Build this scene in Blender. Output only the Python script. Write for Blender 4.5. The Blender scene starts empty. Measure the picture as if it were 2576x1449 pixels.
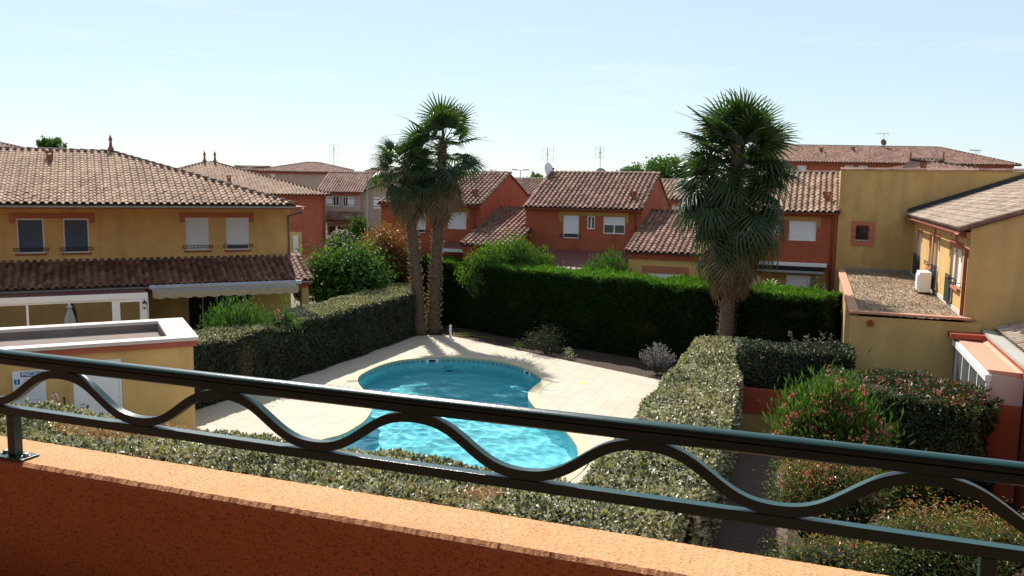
# Residence courtyard with a bean-shaped pool, seen over a balcony railing
import bpy, bmesh, math, random
import numpy as np
from math import sin, cos, tan, radians, degrees, pi, atan2, sqrt, hypot
from mathutils import Vector, Matrix
random.seed(7); rng = np.random.default_rng(7)
scene = bpy.context.scene
COL = scene.collection

# ------------------------------------------------------------------ camera
EYE = 7.0
FPX = 2104.4                      # focal length in pixels of a 2576 px wide picture
PITCH, ROLL = radians(6.978), radians(0.942)
fw = np.array([0, cos(PITCH), -sin(PITCH)]); up0 = np.array([0, sin(PITCH), cos(PITCH)]); rt0 = np.array([1., 0, 0])
rt = rt0*cos(ROLL) + up0*sin(ROLL); up = -rt0*sin(ROLL) + up0*cos(ROLL)
CAM = np.array([0, 0, EYE])
cd = bpy.data.cameras.new('camera'); cam = bpy.data.objects.new('camera', cd); COL.objects.link(cam)
cd.sensor_width = 36; cd.lens = FPX/2576*36; cd.clip_start = .05; cd.clip_end = 5000
cam.matrix_world = Matrix(((rt[0], up[0], -fw[0], 0), (rt[1], up[1], -fw[1], 0), (rt[2], up[2], -fw[2], EYE), (0, 0, 0, 1)))
scene.camera = cam

# ------------------------------------------------------------------ sky, sun, exposure
SUN_EL, SUN_AZ = radians(45), radians(20)       # azimuth: left of the view axis
TOSUN = np.array([-sin(SUN_AZ)*cos(SUN_EL), cos(SUN_AZ)*cos(SUN_EL), sin(SUN_EL)])
w = bpy.data.worlds.new('World'); scene.world = w; w.use_nodes = True
nt = w.node_tree; nt.nodes.clear()
def N(t, ty, **kw):
    n = t.nodes.new(ty)
    for k, v in kw.items(): setattr(n, k, v)
    return n
sky = N(nt, 'ShaderNodeTexSky', sky_type='NISHITA', sun_disc=False, sun_elevation=SUN_EL, sun_rotation=-SUN_AZ, altitude=20, air_density=1.0, dust_density=.25, ozone_density=2.5)
bg = N(nt, 'ShaderNodeBackground'); bg.inputs['Strength'].default_value = .088
out = N(nt, 'ShaderNodeOutputWorld')
# thin high cirrus all round the sky
tc = N(nt, 'ShaderNodeTexCoord'); mp = N(nt, 'ShaderNodeMapping'); mp.inputs['Scale'].default_value = (2.2, 2.2, 22)
mp.inputs['Rotation'].default_value = (radians(3), radians(4), radians(-25))
no = N(nt, 'ShaderNodeTexNoise'); no.inputs['Scale'].default_value = 1.6; no.inputs['Detail'].default_value = 7; no.inputs['Roughness'].default_value = .62
cr = N(nt, 'ShaderNodeValToRGB'); cr.color_ramp.elements[0].position = .55; cr.color_ramp.elements[1].position = .80
mulc = N(nt, 'ShaderNodeMath', operation='MULTIPLY'); mulc.inputs[1].default_value = .35
mixc = N(nt, 'ShaderNodeMixRGB'); mixc.inputs[2].default_value = (7.5, 7.7, 7.9, 1)
L = nt.links
L.new(tc.outputs['Generated'], mp.inputs['Vector']); L.new(mp.outputs[0], no.inputs['Vector']); L.new(no.outputs['Fac'], cr.inputs[0])
veil = N(nt, 'ShaderNodeMixRGB'); veil.inputs[0].default_value = .62; veil.inputs[2].default_value = (5.0, 6.1, 6.7, 1)      # even high haze
L.new(sky.outputs[0], veil.inputs[1])
L.new(cr.outputs[0], mulc.inputs[0]); L.new(mulc.outputs[0], mixc.inputs[0]); L.new(veil.outputs[0], mixc.inputs[1])
L.new(mixc.outputs[0], bg.inputs['Color']); L.new(bg.outputs[0], out.inputs[0])
sd = bpy.data.lights.new('sun', 'SUN'); sd.energy = 4.6; sd.angle = radians(.53); sd.color = (1.0, .95, .87)
sd.cycles.is_caustics_light = True
sun = bpy.data.objects.new('sun', sd); COL.objects.link(sun)
sun.rotation_euler = Vector(-TOSUN).to_track_quat('-Z', 'Y').to_euler(); sun.location = (-10, 20, 40)
vs = scene.view_settings
vs.view_transform = 'Standard'; vs.look = 'None'; vs.exposure = 0.70; vs.gamma = 1
scene.cycles.use_denoising = True; scene.cycles.max_bounces = 8; scene.cycles.transparent_max_bounces = 12
scene.cycles.caustics_reflective = False; scene.cycles.caustics_refractive = True

# ------------------------------------------------------------------ pixel -> place helpers (2576x1449 picture)
def ray(x, y): return fw + rt*((x-1288)/FPX) - up*((y-724.5)/FPX)
def at(x, y, z):                                    # where the ray meets height z
    d = ray(x, y); return CAM + d*((z-EYE)/d[2])
def dep(x, y, Y):                                   # where the ray is Y metres in front
    d = ray(x, y); return CAM + d*(Y/d[1])
def onw(x, y, p, az):                               # where the ray meets an upright plane
    a = radians(az); n = np.array([-sin(a), cos(a), 0]); d = ray(x, y)
    return CAM + d*(((np.array([p[0], p[1], 0])-CAM)@n)/(d@n))
def px1(x, y): return (x*.4969/1.49068, (480+y*.4969)/1.49068)
def px2(x, y): return ((1280+x*.4969)/1.49068, (300+y*.4969)/1.49068)
def px3(x, y): return ((2560+x*.4969)/1.49068, (300+y*.4969)/1.49068)
def px4(x, y): return (x*.4969/1.49068, (1100+y*.4969)/1.49068)
def px5(x, y): return ((1280+x*.4969)/1.49068, (900+y*.4969)/1.49068)
def px6(x, y): return ((2560+x*.4969)/1.49068, (900+y*.4969)/1.49068)
def pxr(x, y): return ((3400+x*.30366)/1.49068, (800+y*.30366)/1.49068)
K = 7/6.
B, R, LH = -19.8, 70.2, 26.86                       # the three directions the buildings keep

class Fr:
    def __init__(s, o, az):
        s.o = np.array([o[0], o[1], 0.]); a = radians(az); s.az = az
        s.e = np.array([cos(a), sin(a), 0]); s.n = np.array([-sin(a), cos(a), 0])
    def __call__(s, u, v, z): return s.o + s.e*u + s.n*v + np.array([0, 0, z])
    def u(s, p): return float((np.asarray(p)[:2]-s.o[:2])@s.e[:2])
    def v(s, p): return float((np.asarray(p)[:2]-s.o[:2])@s.n[:2])
    def hit(s, x, y, v=0.):                         # pixel -> (u, z) on the plane v = const
        p = onw(x, y, s.o+s.n*v, s.az); return s.u(p), float(p[2])

# ------------------------------------------------------------------ materials
def ramp(t, stops):
    r = N(t, 'ShaderNodeValToRGB'); e = r.color_ramp.elements
    while len(e) < len(stops): e.new(.5)
    for i, (p, c) in enumerate(stops): e[i].position = p; e[i].color = (*c, 1)
    return r
def pm(name, col, rough=.85, var=.18, scale=1.2, bump=0., bscale=60., spec=.3, metal=0., dirt=0., stretch=None, dirtcol=None):
    m = bpy.data.materials.new(name); m.use_nodes = True; t = m.node_tree; b = t.nodes['Principled BSDF']
    b.inputs['Roughness'].default_value = rough; b.inputs['Specular IOR Level'].default_value = spec; b.inputs['Metallic'].default_value = metal
    g = N(t, 'ShaderNodeNewGeometry'); vec = g.outputs['Position']
    if stretch:
        mm = N(t, 'ShaderNodeMapping'); mm.inputs['Scale'].default_value = stretch; t.links.new(vec, mm.inputs[0]); vec = mm.outputs[0]
    n = N(t, 'ShaderNodeTexNoise'); n.inputs['Scale'].default_value = scale; n.inputs['Detail'].default_value = 6; n.inputs['Roughness'].default_value = .6
    t.links.new(vec, n.inputs['Vector'])
    lo = tuple(c*(1-var) for c in col); hi = tuple(min(1, c*(1+var)) for c in col)
    r = ramp(t, [(.3, lo), (.7, hi)]); t.links.new(n.outputs['Fac'], r.inputs[0]); c = r.outputs[0]
    if dirt:
        n2 = N(t, 'ShaderNodeTexNoise'); n2.inputs['Scale'].default_value = 2.2; n2.inputs['Detail'].default_value = 8
        mm = N(t, 'ShaderNodeMapping'); mm.inputs['Scale'].default_value = (1, 1, .18); t.links.new(g.outputs['Position'], mm.inputs[0]); t.links.new(mm.outputs[0], n2.inputs['Vector'])
        r2 = ramp(t, [(.48, (0, 0, 0)), (.75, (dirt,)*3)]); t.links.new(n2.outputs['Fac'], r2.inputs[0])
        mx = N(t, 'ShaderNodeMixRGB'); mx.inputs[2].default_value = (*(dirtcol or tuple(x*.45 for x in col)), 1)
        t.links.new(r2.outputs[0], mx.inputs[0]); t.links.new(c, mx.inputs[1]); c = mx.outputs[0]
    t.links.new(c, b.inputs['Base Color'])
    if bump:
        n3 = N(t, 'ShaderNodeTexNoise'); n3.inputs['Scale'].default_value = bscale; n3.inputs['Detail'].default_value = 4
        t.links.new(vec, n3.inputs['Vector'])
        bp = N(t, 'ShaderNodeBump'); bp.inputs['Strength'].default_value = bump; bp.inputs['Distance'].default_value = .01
        t.links.new(n3.outputs['Fac'], bp.inputs['Height']); t.links.new(bp.outputs[0], b.inputs['Normal'])
    return m
def leafmat(name, stops, rough=.4, trans=.25, spec=.5, coat=0):
    m = bpy.data.materials.new(name); m.use_nodes = True; t = m.node_tree; b = t.nodes['Principled BSDF']; o = t.nodes['Material Output']
    a = N(t, 'ShaderNodeAttribute', attribute_name='rnd'); r = ramp(t, stops); t.links.new(a.outputs['Fac'], r.inputs[0])
    t.links.new(r.outputs[0], b.inputs['Base Color']); b.inputs['Roughness'].default_value = rough; b.inputs['Specular IOR Level'].default_value = spec
    tr = N(t, 'ShaderNodeBsdfTranslucent'); br = N(t, 'ShaderNodeMixRGB', blend_type='MULTIPLY'); br.inputs[0].default_value = 1; br.inputs[2].default_value = (1.5, 1.7, .6, 1)
    t.links.new(r.outputs[0], br.inputs[1]); t.links.new(br.outputs[0], tr.inputs['Color'])
    mx = N(t, 'ShaderNodeMixShader'); mx.inputs[0].default_value = trans
    t.links.new(b.outputs[0], mx.inputs[1]); t.links.new(tr.outputs[0], mx.inputs[2]); t.links.new(mx.outputs[0], o.inputs['Surface'])
    return m
def tilemat(name, stops, obj=True, rough=.8, patch=.9):
    m = bpy.data.materials.new(name); m.use_nodes = True; t = m.node_tree; b = t.nodes['Principled BSDF']
    if obj: src = N(t, 'ShaderNodeObjectInfo').outputs['Random']
    else: src = N(t, 'ShaderNodeAttribute', attribute_name='rnd').outputs['Fac']
    r = ramp(t, stops); t.links.new(src, r.inputs[0])
    g = N(t, 'ShaderNodeNewGeometry'); n = N(t, 'ShaderNodeTexNoise'); n.inputs['Scale'].default_value = 9; n.inputs['Detail'].default_value = 6
    t.links.new(g.outputs['Position'], n.inputs['Vector']); r2 = ramp(t, [(.35, (.68, .66, .64)), (.68, (1.12, 1.12, 1.12))]); t.links.new(n.outputs['Fac'], r2.inputs[0])
    mx = N(t, 'ShaderNodeMixRGB', blend_type='MULTIPLY'); mx.inputs[0].default_value = 1
    t.links.new(r.outputs[0], mx.inputs[1]); t.links.new(r2.outputs[0], mx.inputs[2])
    n4 = N(t, 'ShaderNodeTexNoise'); n4.inputs['Scale'].default_value = .9; n4.inputs['Detail'].default_value = 5; t.links.new(g.outputs['Position'], n4.inputs['Vector'])
    r4 = ramp(t, [(.36, (.72, .70, .68)), (.60, (1.04, 1.03, 1.02))]); t.links.new(n4.outputs['Fac'], r4.inputs[0])      # weathered patches
    m4 = N(t, 'ShaderNodeMixRGB', blend_type='MULTIPLY'); m4.inputs[0].default_value = patch; t.links.new(mx.outputs[0], m4.inputs[1]); t.links.new(r4.outputs[0], m4.inputs[2]); t.links.new(m4.outputs[0], b.inputs['Base Color'])
    b.inputs['Roughness'].default_value = rough; b.inputs['Specular IOR Level'].default_value = .25
    n3 = N(t, 'ShaderNodeTexNoise'); n3.inputs['Scale'].default_value = 60; t.links.new(g.outputs['Position'], n3.inputs['Vector'])
    bp = N(t, 'ShaderNodeBump'); bp.inputs['Strength'].default_value = .3; bp.inputs['Distance'].default_value = .01
    t.links.new(n3.outputs['Fac'], bp.inputs['Height']); t.links.new(bp.outputs[0], b.inputs['Normal'])
    return m
def glassmat(name, tint=(.03, .04, .045), rough=.03):
    m = bpy.data.materials.new(name); m.use_nodes = True; b = m.node_tree.nodes['Principled BSDF']
    b.inputs['Base Color'].default_value = (*tint, 1); b.inputs['Roughness'].default_value = rough; b.inputs['Specular IOR Level'].default_value = .8
    return m
M = {}
M['yellow'] = pm('yellow render', (.64, .40, .15), .9, .12, 1.3, .3, 90, dirt=.35)
M['yellow_old_shade'] = pm('weathered and shaded yellow render', (.52, .335, .13), .9, .14, 1.0, .25, 90, dirt=.35, dirtcol=(.24, .165, .08))  # weathered walls; on the path's end wall it stands in for shade
M['orange'] = pm('orange render', (.37, .098, .048), .9, .12, 1.2, .3, 90, dirt=.35)
M['orange_dull'] = pm('brick red render', (.40, .115, .065), .9, .12, 1.2, .2, 90, dirt=.2)
M['beige'] = pm('beige render', (.46, .34, .27), .9, .10, 1.0, .2, 90, dirt=.3)
M['pink'] = pm('salmon band render', (.46, .16, .09), .9, .08, 2, .2, 90)
M['band_yellow'] = pm('ochre band render', (.42, .24, .07), .9, .08, 2, .2, 90)
M['redpaint'] = pm('red painted fascia', (.33, .065, .03), .7, .10, 3)
M['white'] = pm('white painted metal', (.78, .78, .78), .45, .04, 3, spec=.4)
M['whitegrey'] = pm('roller shutter plastic', (.78, .79, .82), .5, .04, 3, spec=.4)
M['bluegrey'] = pm('blue grey screen', (.10, .13, .18), .8, .08, 6)
M['dark'] = pm('dark interior', (.012, .011, .012), .8, .1)
M['glass'] = glassmat('window glass')
M['iron'] = pm('black iron', (.015, .016, .018), .5, .1)
M['gutter'] = pm('grey gutter', (.28, .26, .24), .5, .12, 3, metal=.2)
M['redgutter'] = pm('red brown gutter', (.27, .075, .045), .45, .1, 3)
M['pinkpipe'] = pm('pink pipe', (.62, .36, .30), .5, .1, 3)
M['green_rail'] = pm('dark green rail paint', (.006, .045, .043), .27, .12, 5, .10, 350, spec=.45)
M['coping'] = pm('cream coping stone', (.54, .445, .29), .75, .08, 3, .1, 60)
M['deckstone'] = None
M['soil'] = pm('garden soil', (.055, .035, .025), .95, .3, 4, .6, 30)
M['ground'] = pm('dry ground', (.17, .145, .10), .95, .25, .3, .4, 12)
M['asphalt'] = pm('street asphalt', (.055, .055, .057), .9, .15, 1.0, .3, 40)
M['concrete'] = pm('pale concrete', (.55, .50, .43), .85, .08, 2, .2, 40)
M['membrane'] = pm('roofing felt', (.19, .145, .13), .9, .12, 2.5, .25, 40)
M['copingwhite'] = pm('white coping', (.60, .52, .46), .7, .05, 2, .1, 40)
M['gravel'] = pm('roof gravel', (.40, .27, .17), .95, .35, 9, .9, 18)
M['slate_edge'] = pm('dark flashing', (.035, .035, .04), .6, .1)
M['trunk'] = pm('palm trunk', (.13, .085, .06), .95, .35, 8, .8, 20)
M['bark'] = pm('bark', (.09, .065, .045), .95, .3, 8, .6, 25)
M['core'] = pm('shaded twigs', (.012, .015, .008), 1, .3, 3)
M['salmonroof'] = pm('salmon roof panel', (.62, .30, .20), .6, .05, 2)
M['maroonroof'] = pm('maroon roof panel', (.16, .055, .055), .5, .08, 2, spec=.4)
M['awning'] = pm('beige awning cloth', (.42, .32, .21), .9, .08, 3)
M['grey'] = pm('grey metal', (.30, .31, .33), .4, .06, 4, spec=.5)
M['chrome'] = pm('steel tube', (.60, .60, .62), .18, .03, 4, metal=1)
M['terracotta'] = pm('terracotta', (.26, .09, .05), .8, .15, 5)
M['bluesign'] = pm('blue print', (.03, .13, .36), .5, .03)
M['signwhite'] = pm('white sign board', (.74, .75, .78), .45, .02)
M['redprint'] = pm('red print', (.55, .10, .13), .5, .03)
M['greyprint'] = pm('grey print', (.30, .33, .42), .5, .03)
M['tealmesh'] = pm('teal windbreak mesh', (.02, .38, .30), .7, .1, 20)
M['darkmesh'] = pm('dark green screen mesh', (.014, .020, .020), .9, .2, 20)
T_SAND = [(0, (.27, .155, .10)), (.35, (.37, .23, .15)), (.7, (.44, .29, .20)), (1, (.30, .16, .105))]
T_RED = [(0, (.17, .08, .058)), (.4, (.26, .135, .095)), (.75, (.35, .20, .145)), (1, (.19, .09, .068))]
T_PALE = [(0, (.36, .25, .18)), (.4, (.45, .34, .26)), (.75, (.50, .40, .31)), (1, (.36, .24, .17))]
for k, s in (('sand', T_SAND), ('red', T_RED), ('pale', T_PALE)):
    M['tile_'+k] = tilemat('clay tile '+k, s, True); M['tilej_'+k] = tilemat('clay tiles '+k, s, False)
M['ridge'] = tilemat('ridge tile clay', [(0, (.13, .085, .065)), (1, (.22, .14, .105))], True)
M['underlay'] = pm('roof underlay', (.10, .06, .045), .95, .2, 3)

# ------------------------------------------------------------------ mesh building
WPOS = {}
def wpos(o): return WPOS[o.name]
def tag(o, label=None, cat=None, group=None, kind=None):
    if label: o['label'] = label
    if cat: o['category'] = cat
    if group: o['group'] = group
    if kind: o['kind'] = kind
    return o
def thing(name, base, label, cat, group=None):
    o = bpy.data.objects.new(name, None); COL.objects.link(o); o.location = tuple(base); o.empty_display_size = .2
    WPOS[o.name] = np.array(base, float); return tag(o, label, cat, group)
def link(name, me, origin, parent):
    o = bpy.data.objects.new(name, me); COL.objects.link(o); origin = np.array(origin, float)
    if parent is not None: o.parent = parent; o.location = tuple(origin-wpos(parent))
    else: o.location = tuple(origin)
    WPOS[o.name] = origin; return o
class MB:
    def __init__(s): s.v = []; s.f = []
    def add(s, vs, fs):
        b = len(s.v); s.v += [tuple(map(float, p)) for p in vs]; s.f += [tuple(b+i for i in f) for f in fs]; return s
    def quad(s, a, b, c, d): return s.add([a, b, c, d], [(0, 1, 2, 3)])
    def box(s, fr, u0, u1, v0, v1, z0, z1):
        p = [fr(u, v, z) for z in (z0, z1) for v in (v0, v1) for u in (u0, u1)]
        return s.add(p, [(0, 2, 3, 1), (4, 5, 7, 6), (0, 1, 5, 4), (2, 6, 7, 3), (0, 4, 6, 2), (1, 3, 7, 5)])
    def hexa(s, p): return s.add(p, [(0, 2, 3, 1), (4, 5, 7, 6), (0, 1, 5, 4), (2, 6, 7, 3), (0, 4, 6, 2), (1, 3, 7, 5)])
    def prism(s, poly, ext):
        n = len(poly); poly = [np.array(p, float) for p in poly]; ext = np.array(ext, float)
        return s.add(poly+[p+ext for p in poly], [tuple(range(n))[::-1], tuple(range(n, 2*n))]+[(i, (i+1) % n, n+(i+1) % n, n+i) for i in range(n)])
    def tube(s, pts, r, n=8, cap=True):
        pts = [np.array(p, float) for p in pts]; rs = r if hasattr(r, '__len__') else [r]*len(pts); rings = []
        for i, p in enumerate(pts):
            d = pts[min(i+1, len(pts)-1)]-pts[max(i-1, 0)]; d /= max(np.linalg.norm(d), 1e-9)
            a = np.array([0, 0, 1.]) if abs(d[2]) < .9 else np.array([1., 0, 0]); x = np.cross(d, a); x /= np.linalg.norm(x); y = np.cross(d, x)
            rings.append([p+(x*cos(2*pi*k/n)+y*sin(2*pi*k/n))*rs[i] for k in range(n)])
        fs = [(i*n+k, i*n+(k+1) % n, (i+1)*n+(k+1) % n, (i+1)*n+k) for i in range(len(pts)-1) for k in range(n)]
        if cap: fs += [tuple(range(n))[::-1], tuple(range((len(pts)-1)*n, len(pts)*n))]
        return s.add([q for g in rings for q in g], fs)
    def lathe(s, base, prof, n=12):
        base = np.array(base, float)
        fs = [(i*n+k, i*n+(k+1) % n, (i+1)*n+(k+1) % n, (i+1)*n+k) for i in range(len(prof)-1) for k in range(n)]
        fs += [tuple(range(n))[::-1], tuple(range((len(prof)-1)*n, len(prof)*n))]
        return s.add([base+np.array([r*cos(2*pi*k/n), r*sin(2*pi*k/n), z]) for r, z in prof for k in range(n)], fs)
    def wall(s, fr, u0, u1, v, z0, z1, holes=(), depth=.16):
        us = sorted({u0, u1, *[h[0] for h in holes], *[h[1] for h in holes]}); zs = sorted({z0, z1, *[h[2] for h in holes], *[h[3] for h in holes]})
        for a, b in zip(us, us[1:]):
            for c, d in zip(zs, zs[1:]):
                if any(h[0]-1e-6 <= a and b <= h[1]+1e-6 and h[2]-1e-6 <= c and d <= h[3]+1e-6 for h in holes): continue
                s.quad(fr(a, v, c), fr(b, v, c), fr(b, v, d), fr(a, v, d))
        for a, b, c, d in holes:
            w = v+depth
            s.quad(fr(a, v, c), fr(a, v, d), fr(a, w, d), fr(a, w, c)); s.quad(fr(b, v, c), fr(b, w, c), fr(b, w, d), fr(b, v, d))
            s.quad(fr(a, v, d), fr(b, v, d), fr(b, w, d), fr(a, w, d)); s.quad(fr(a, v, c), fr(a, w, c), fr(b, w, c), fr(b, v, c))
        return s
    def build(s, name, mat, parent=None, smooth=False, bevel=0, label=None, kind=None, cat=None, group=None):
        a = np.array(s.v); o = a.mean(0); o[2] = a[:, 2].min()
        me = bpy.data.meshes.new(name); me.from_pydata([tuple(p) for p in a-o], [], s.f); me.materials.append(mat)
        if smooth: me.polygons.foreach_set('use_smooth', [True]*len(me.polygons))
        bm = bmesh.new(); bm.from_mesh(me); bmesh.ops.recalc_face_normals(bm, faces=bm.faces); bm.to_mesh(me); bm.free()
        ob = link(name, me, o, parent)
        if bevel:
            m = ob.modifiers.new('bevel', 'BEVEL'); m.width = bevel; m.segments = 2; m.limit_method = 'ANGLE'
        return tag(ob, label, cat, group, kind)
def npmesh(name, V, Fc, mat, parent, rnd=None, kind=None, smooth=False, label=None, cat=None):
    V = np.asarray(V, np.float32); o = V.mean(0); o[2] = V[:, 2].min(); Fc = np.asarray(Fc, np.int32); k = Fc.shape[1]
    me = bpy.data.meshes.new(name); me.vertices.add(len(V)); me.vertices.foreach_set('co', (V-o).ravel())
    me.loops.add(Fc.size); me.loops.foreach_set('vertex_index', Fc.ravel())
    me.polygons.add(len(Fc)); me.polygons.foreach_set('loop_start', np.arange(0, Fc.size, k, dtype=np.int32)); me.polygons.foreach_set('loop_total', np.full(len(Fc), k, np.int32))
    me.polygons.foreach_set('use_smooth', np.full(len(Fc), bool(smooth)))
    me.update(calc_edges=True)
    if rnd is not None:
        at_ = me.attributes.new('rnd', 'FLOAT', 'POINT'); at_.data.foreach_set('value', np.asarray(rnd, np.float32))
    me.materials.append(mat)
    return tag(link(name, me, o, parent), label, cat, None, kind)
def unit(a): return a/np.maximum(np.linalg.norm(a, axis=-1, keepdims=True), 1e-9)
def leafgeo(P, A, Nn, Ln, Wd, fold=.25, curl=.0):
    A = unit(A); S = unit(np.cross(A, Nn)); Nn = np.cross(S, A); Ln = np.asarray(Ln).reshape(-1, 1); Wd = np.asarray(Wd).reshape(-1, 1)
    mid = P+A*Ln*.5
    V = np.stack([P, mid+S*Wd*.5+Nn*Wd*fold, P+A*Ln-Nn*Ln*curl, mid-S*Wd*.5+Nn*Wd*fold], 1).reshape(-1, 3)
    i = np.arange(len(P))[:, None]*4
    return V, np.concatenate([i+np.array([[0, 1, 2]]), i+np.array([[0, 2, 3]])])
def rdir(n): return unit(rng.normal(size=(n, 3)))
# ------------------------------------------------------------------ roof tiles
def tile_profile(wd):
    xs = [0, .10, .24, .34]; zs = [.012, 0, 0, .012]
    r = .33
    for k in range(6):
        a = pi*(1-k/5.); xs.append(.67+r*cos(a)); zs.append(.02+.95*r*sin(a))
    return [(x*wd, z*wd) for x, z in zip(xs, zs)]
def tile_geo(wd, g):
    pr = tile_profile(wd); n = len(pr); Lh = g*1.18; V = []; F_ = []
    for x, z in pr: V.append((x, 0, z+.030))
    for x, z in pr: V.append((x, Lh, z+.002))
    for x, z in pr: V.append((x, 0, z+.030))
    for x, z in pr: V.append((x, .002, z+.012 if z < .03*wd else z*.86+.010))
    for i in range(n-1):
        F_.append((i, i+1, n+i+1, n+i)); F_.append((3*n+i, 3*n+i+1, 2*n+i+1, 2*n+i))
    return np.array(V), np.array(F_)
TILE = {}
def tile_mesh(wd, g, mat):
    k = (round(wd, 3), round(g, 3), mat.name)
    if k not in TILE:
        V, F_ = tile_geo(wd, g); me = bpy.data.meshes.new('tile'); me.from_pydata([tuple(p) for p in V], [], [tuple(f) for f in F_])
        me.polygons.foreach_set('use_smooth', [True]*len(me.polygons)); me.materials.append(mat); TILE[k] = me
    return TILE[k]
def inpoly(p, poly):
    x, y = p; c = False
    for (x0, y0), (x1, y1) in zip(poly, poly[1:]+poly[:1]):
        if (y0 > y) != (y1 > y) and x < (x1-x0)*(y-y0)/(y1-y0)+x0: c = not c
    return c
def tiled_roof(parent, O, ud, sd, poly, wd=.26, g=.37, kind='sand', nind=300, seen=None, thick=.06, name='roof', label=None):
    """poly in (u, s) on the plane through O; ud along the eave, sd up the slope. Returns the roof slab, tiles are its pieces."""
    ud = unit(np.array(ud, float)); sd = unit(np.array(sd, float)); nd = np.cross(ud, sd)
    if nd[2] < 0: nd = -nd
    mb = MB(); mb.prism([O+ud*u+sd*s-nd*.004 for u, s in poly], -nd*thick)
    slab = mb.build(name, M['underlay'], parent, label=label)
    us = [p[0] for p in poly]; ss = [p[1] for p in poly]; pos = []
    ncol = int(round((max(us)-min(us))/wd))
    for i in range(ncol):
        for j in range(int((max(ss)-min(ss))/g)+2):
            u = min(us)+i*wd; s = min(ss)+j*g
            if inpoly((u+wd*.55, s+g*.45), poly): pos.append(O+ud*u+sd*(s-.03)+nd*.004)
    if not pos: return slab
    pos = np.array(pos); d = np.linalg.norm(pos-CAM, axis=1)
    if seen is not None: d = d+np.array([0 if seen(p) else 1000 for p in pos])
    order = np.argsort(d); me = tile_mesh(wd, g, M['tile_'+kind])
    base = Matrix(((ud[0], sd[0], nd[0]), (ud[1], sd[1], nd[1]), (ud[2], sd[2], nd[2])))
    ow = wpos(slab)
    for i in order[:nind]:
        o = bpy.data.objects.new('tile', me); COL.objects.link(o); o.parent = slab
        j = Matrix.Rotation(random.gauss(0, .018), 3, 'Z') @ Matrix.Rotation(random.gauss(0, .018), 3, 'Y')
        mt = (base @ j).to_4x4(); mt.translation = Vector(pos[i]-ow+nd*random.uniform(0, .010)); o.matrix_local = mt
    rest = order[nind:]
    if len(rest):
        V, F_ = tile_geo(wd, g); W = V@np.array([ud, sd, nd]); n = len(V)
        VV = (pos[rest][:, None, :]+nd*rng.uniform(0, .006, (len(rest), 1, 1))+W[None]).reshape(-1, 3)
        FF = (np.arange(len(rest))[:, None, None]*n+F_[None]).reshape(-1, 4)
        npmesh('tiles', VV, FF, M['tilej_'+kind], slab, np.repeat(rng.random(len(rest)), n), 'stuff', True)
    return slab
def ridge_caps(parent, a, b, r=.12, step=.38, joined=False, mat='ridge'):
    a = np.array(a, float); b = np.array(b, float); Lh = np.linalg.norm(b-a); d = (b-a)/Lh; n = max(1, int(round(Lh/step))); st = Lh/n
    side = unit(np.cross(d, [0, 0, 1.])); upv = np.cross(side, d)
    if upv[2] < 0: upv = -upv
    def piece(mb, p, l, k):
        vs = []
        for q, rr, h in ((p, r*1.1, .022), (p+d*l*1.12, r*.95, 0)):
            for i in range(7):
                t = pi*i/6; vs.append(q+side*rr*cos(t)+upv*(rr*.75*sin(t)+h-.03))
        vs += [p+side*r*.9*cos(pi*i/6)+upv*(r*.6*sin(pi*i/6)-.025) for i in range(7)]
        mb.add(vs, [(i, i+1, 8+i, 7+i) for i in range(6)]+[(14+i, 15+i, i+1, i) for i in range(6)])
    if joined:
        mb = MB()
        for i in range(n): piece(mb, a+d*st*i, st, i)
        return mb.build('ridge_tiles', M[mat], parent, True, kind='stuff')
    for i in range(n):
        mb = MB(); piece(mb, a+d*st*i, st, i); mb.build('ridge_tile', M[mat], parent, True)
def finial(parent, p, h=.75):
    k = h/.75
    MB().lathe(p, [(.15*k, -.12), (.15*k, .06*k), (.10*k, .12*k), (.065*k, .30*k), (.09*k, .34*k), (.05*k, .40*k), (.10*k, .50*k), (.09*k, .58*k), (.04*k, .66*k), (.055*k, .70*k), (.01, .75*k)], 10).build('finial', M['terracotta'], parent, True)
def roof_vent(parent, p, s=.22, h=.38):
    f = Fr(p, LH); g = MB(); z = p[2]
    g.box(f, -s/2, s/2, -s/2, s/2, z-.15, z+h*.6); g.box(f, -s*.62, s*.62, -s*.62, s*.62, z+h*.8, z+h)
    for a in (-1, 1):
        for b in (-1, 1): g.box(f, a*s*.42-.03, a*s*.42+.03, b*s*.42-.03, b*s*.42+.03, z+h*.6, z+h*.8)
    g.build('vent_chimney', M['terracotta'], parent)
def gutter(parent, a, b, r=.07, mat='gutter', name='gutter'):
    a = np.array(a, float); b = np.array(b, float); d = unit(b-a); side = unit(np.cross(d, [0, 0, 1.])); z = np.array([0, 0, 1.]); vs = []
    for q in (a, b):
        for rr in (r, r*.86):
            for i in range(7):
                t = pi+pi*i/6; vs.append(q+side*rr*cos(t)+z*rr*sin(t))
    f = [(i, i+1, 15+i, 14+i) for i in range(6)]+[(7+i, 21+i, 22+i, 8+i) for i in range(6)]+[(0, 7, 21, 14), (6, 20, 27, 13)]
    f += [(i, 7+i, 8+i, i+1) for i in range(6)]+[(14+i, 15+i, 22+i, 21+i) for i in range(6)]
    return MB().add(vs, f).build(name, M[mat], parent)
def pipe(parent, pts, r=.045, mat='gutter', name='downpipe'): return MB().tube(pts, r, 8).build(name, M[mat], parent, True)

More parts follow.
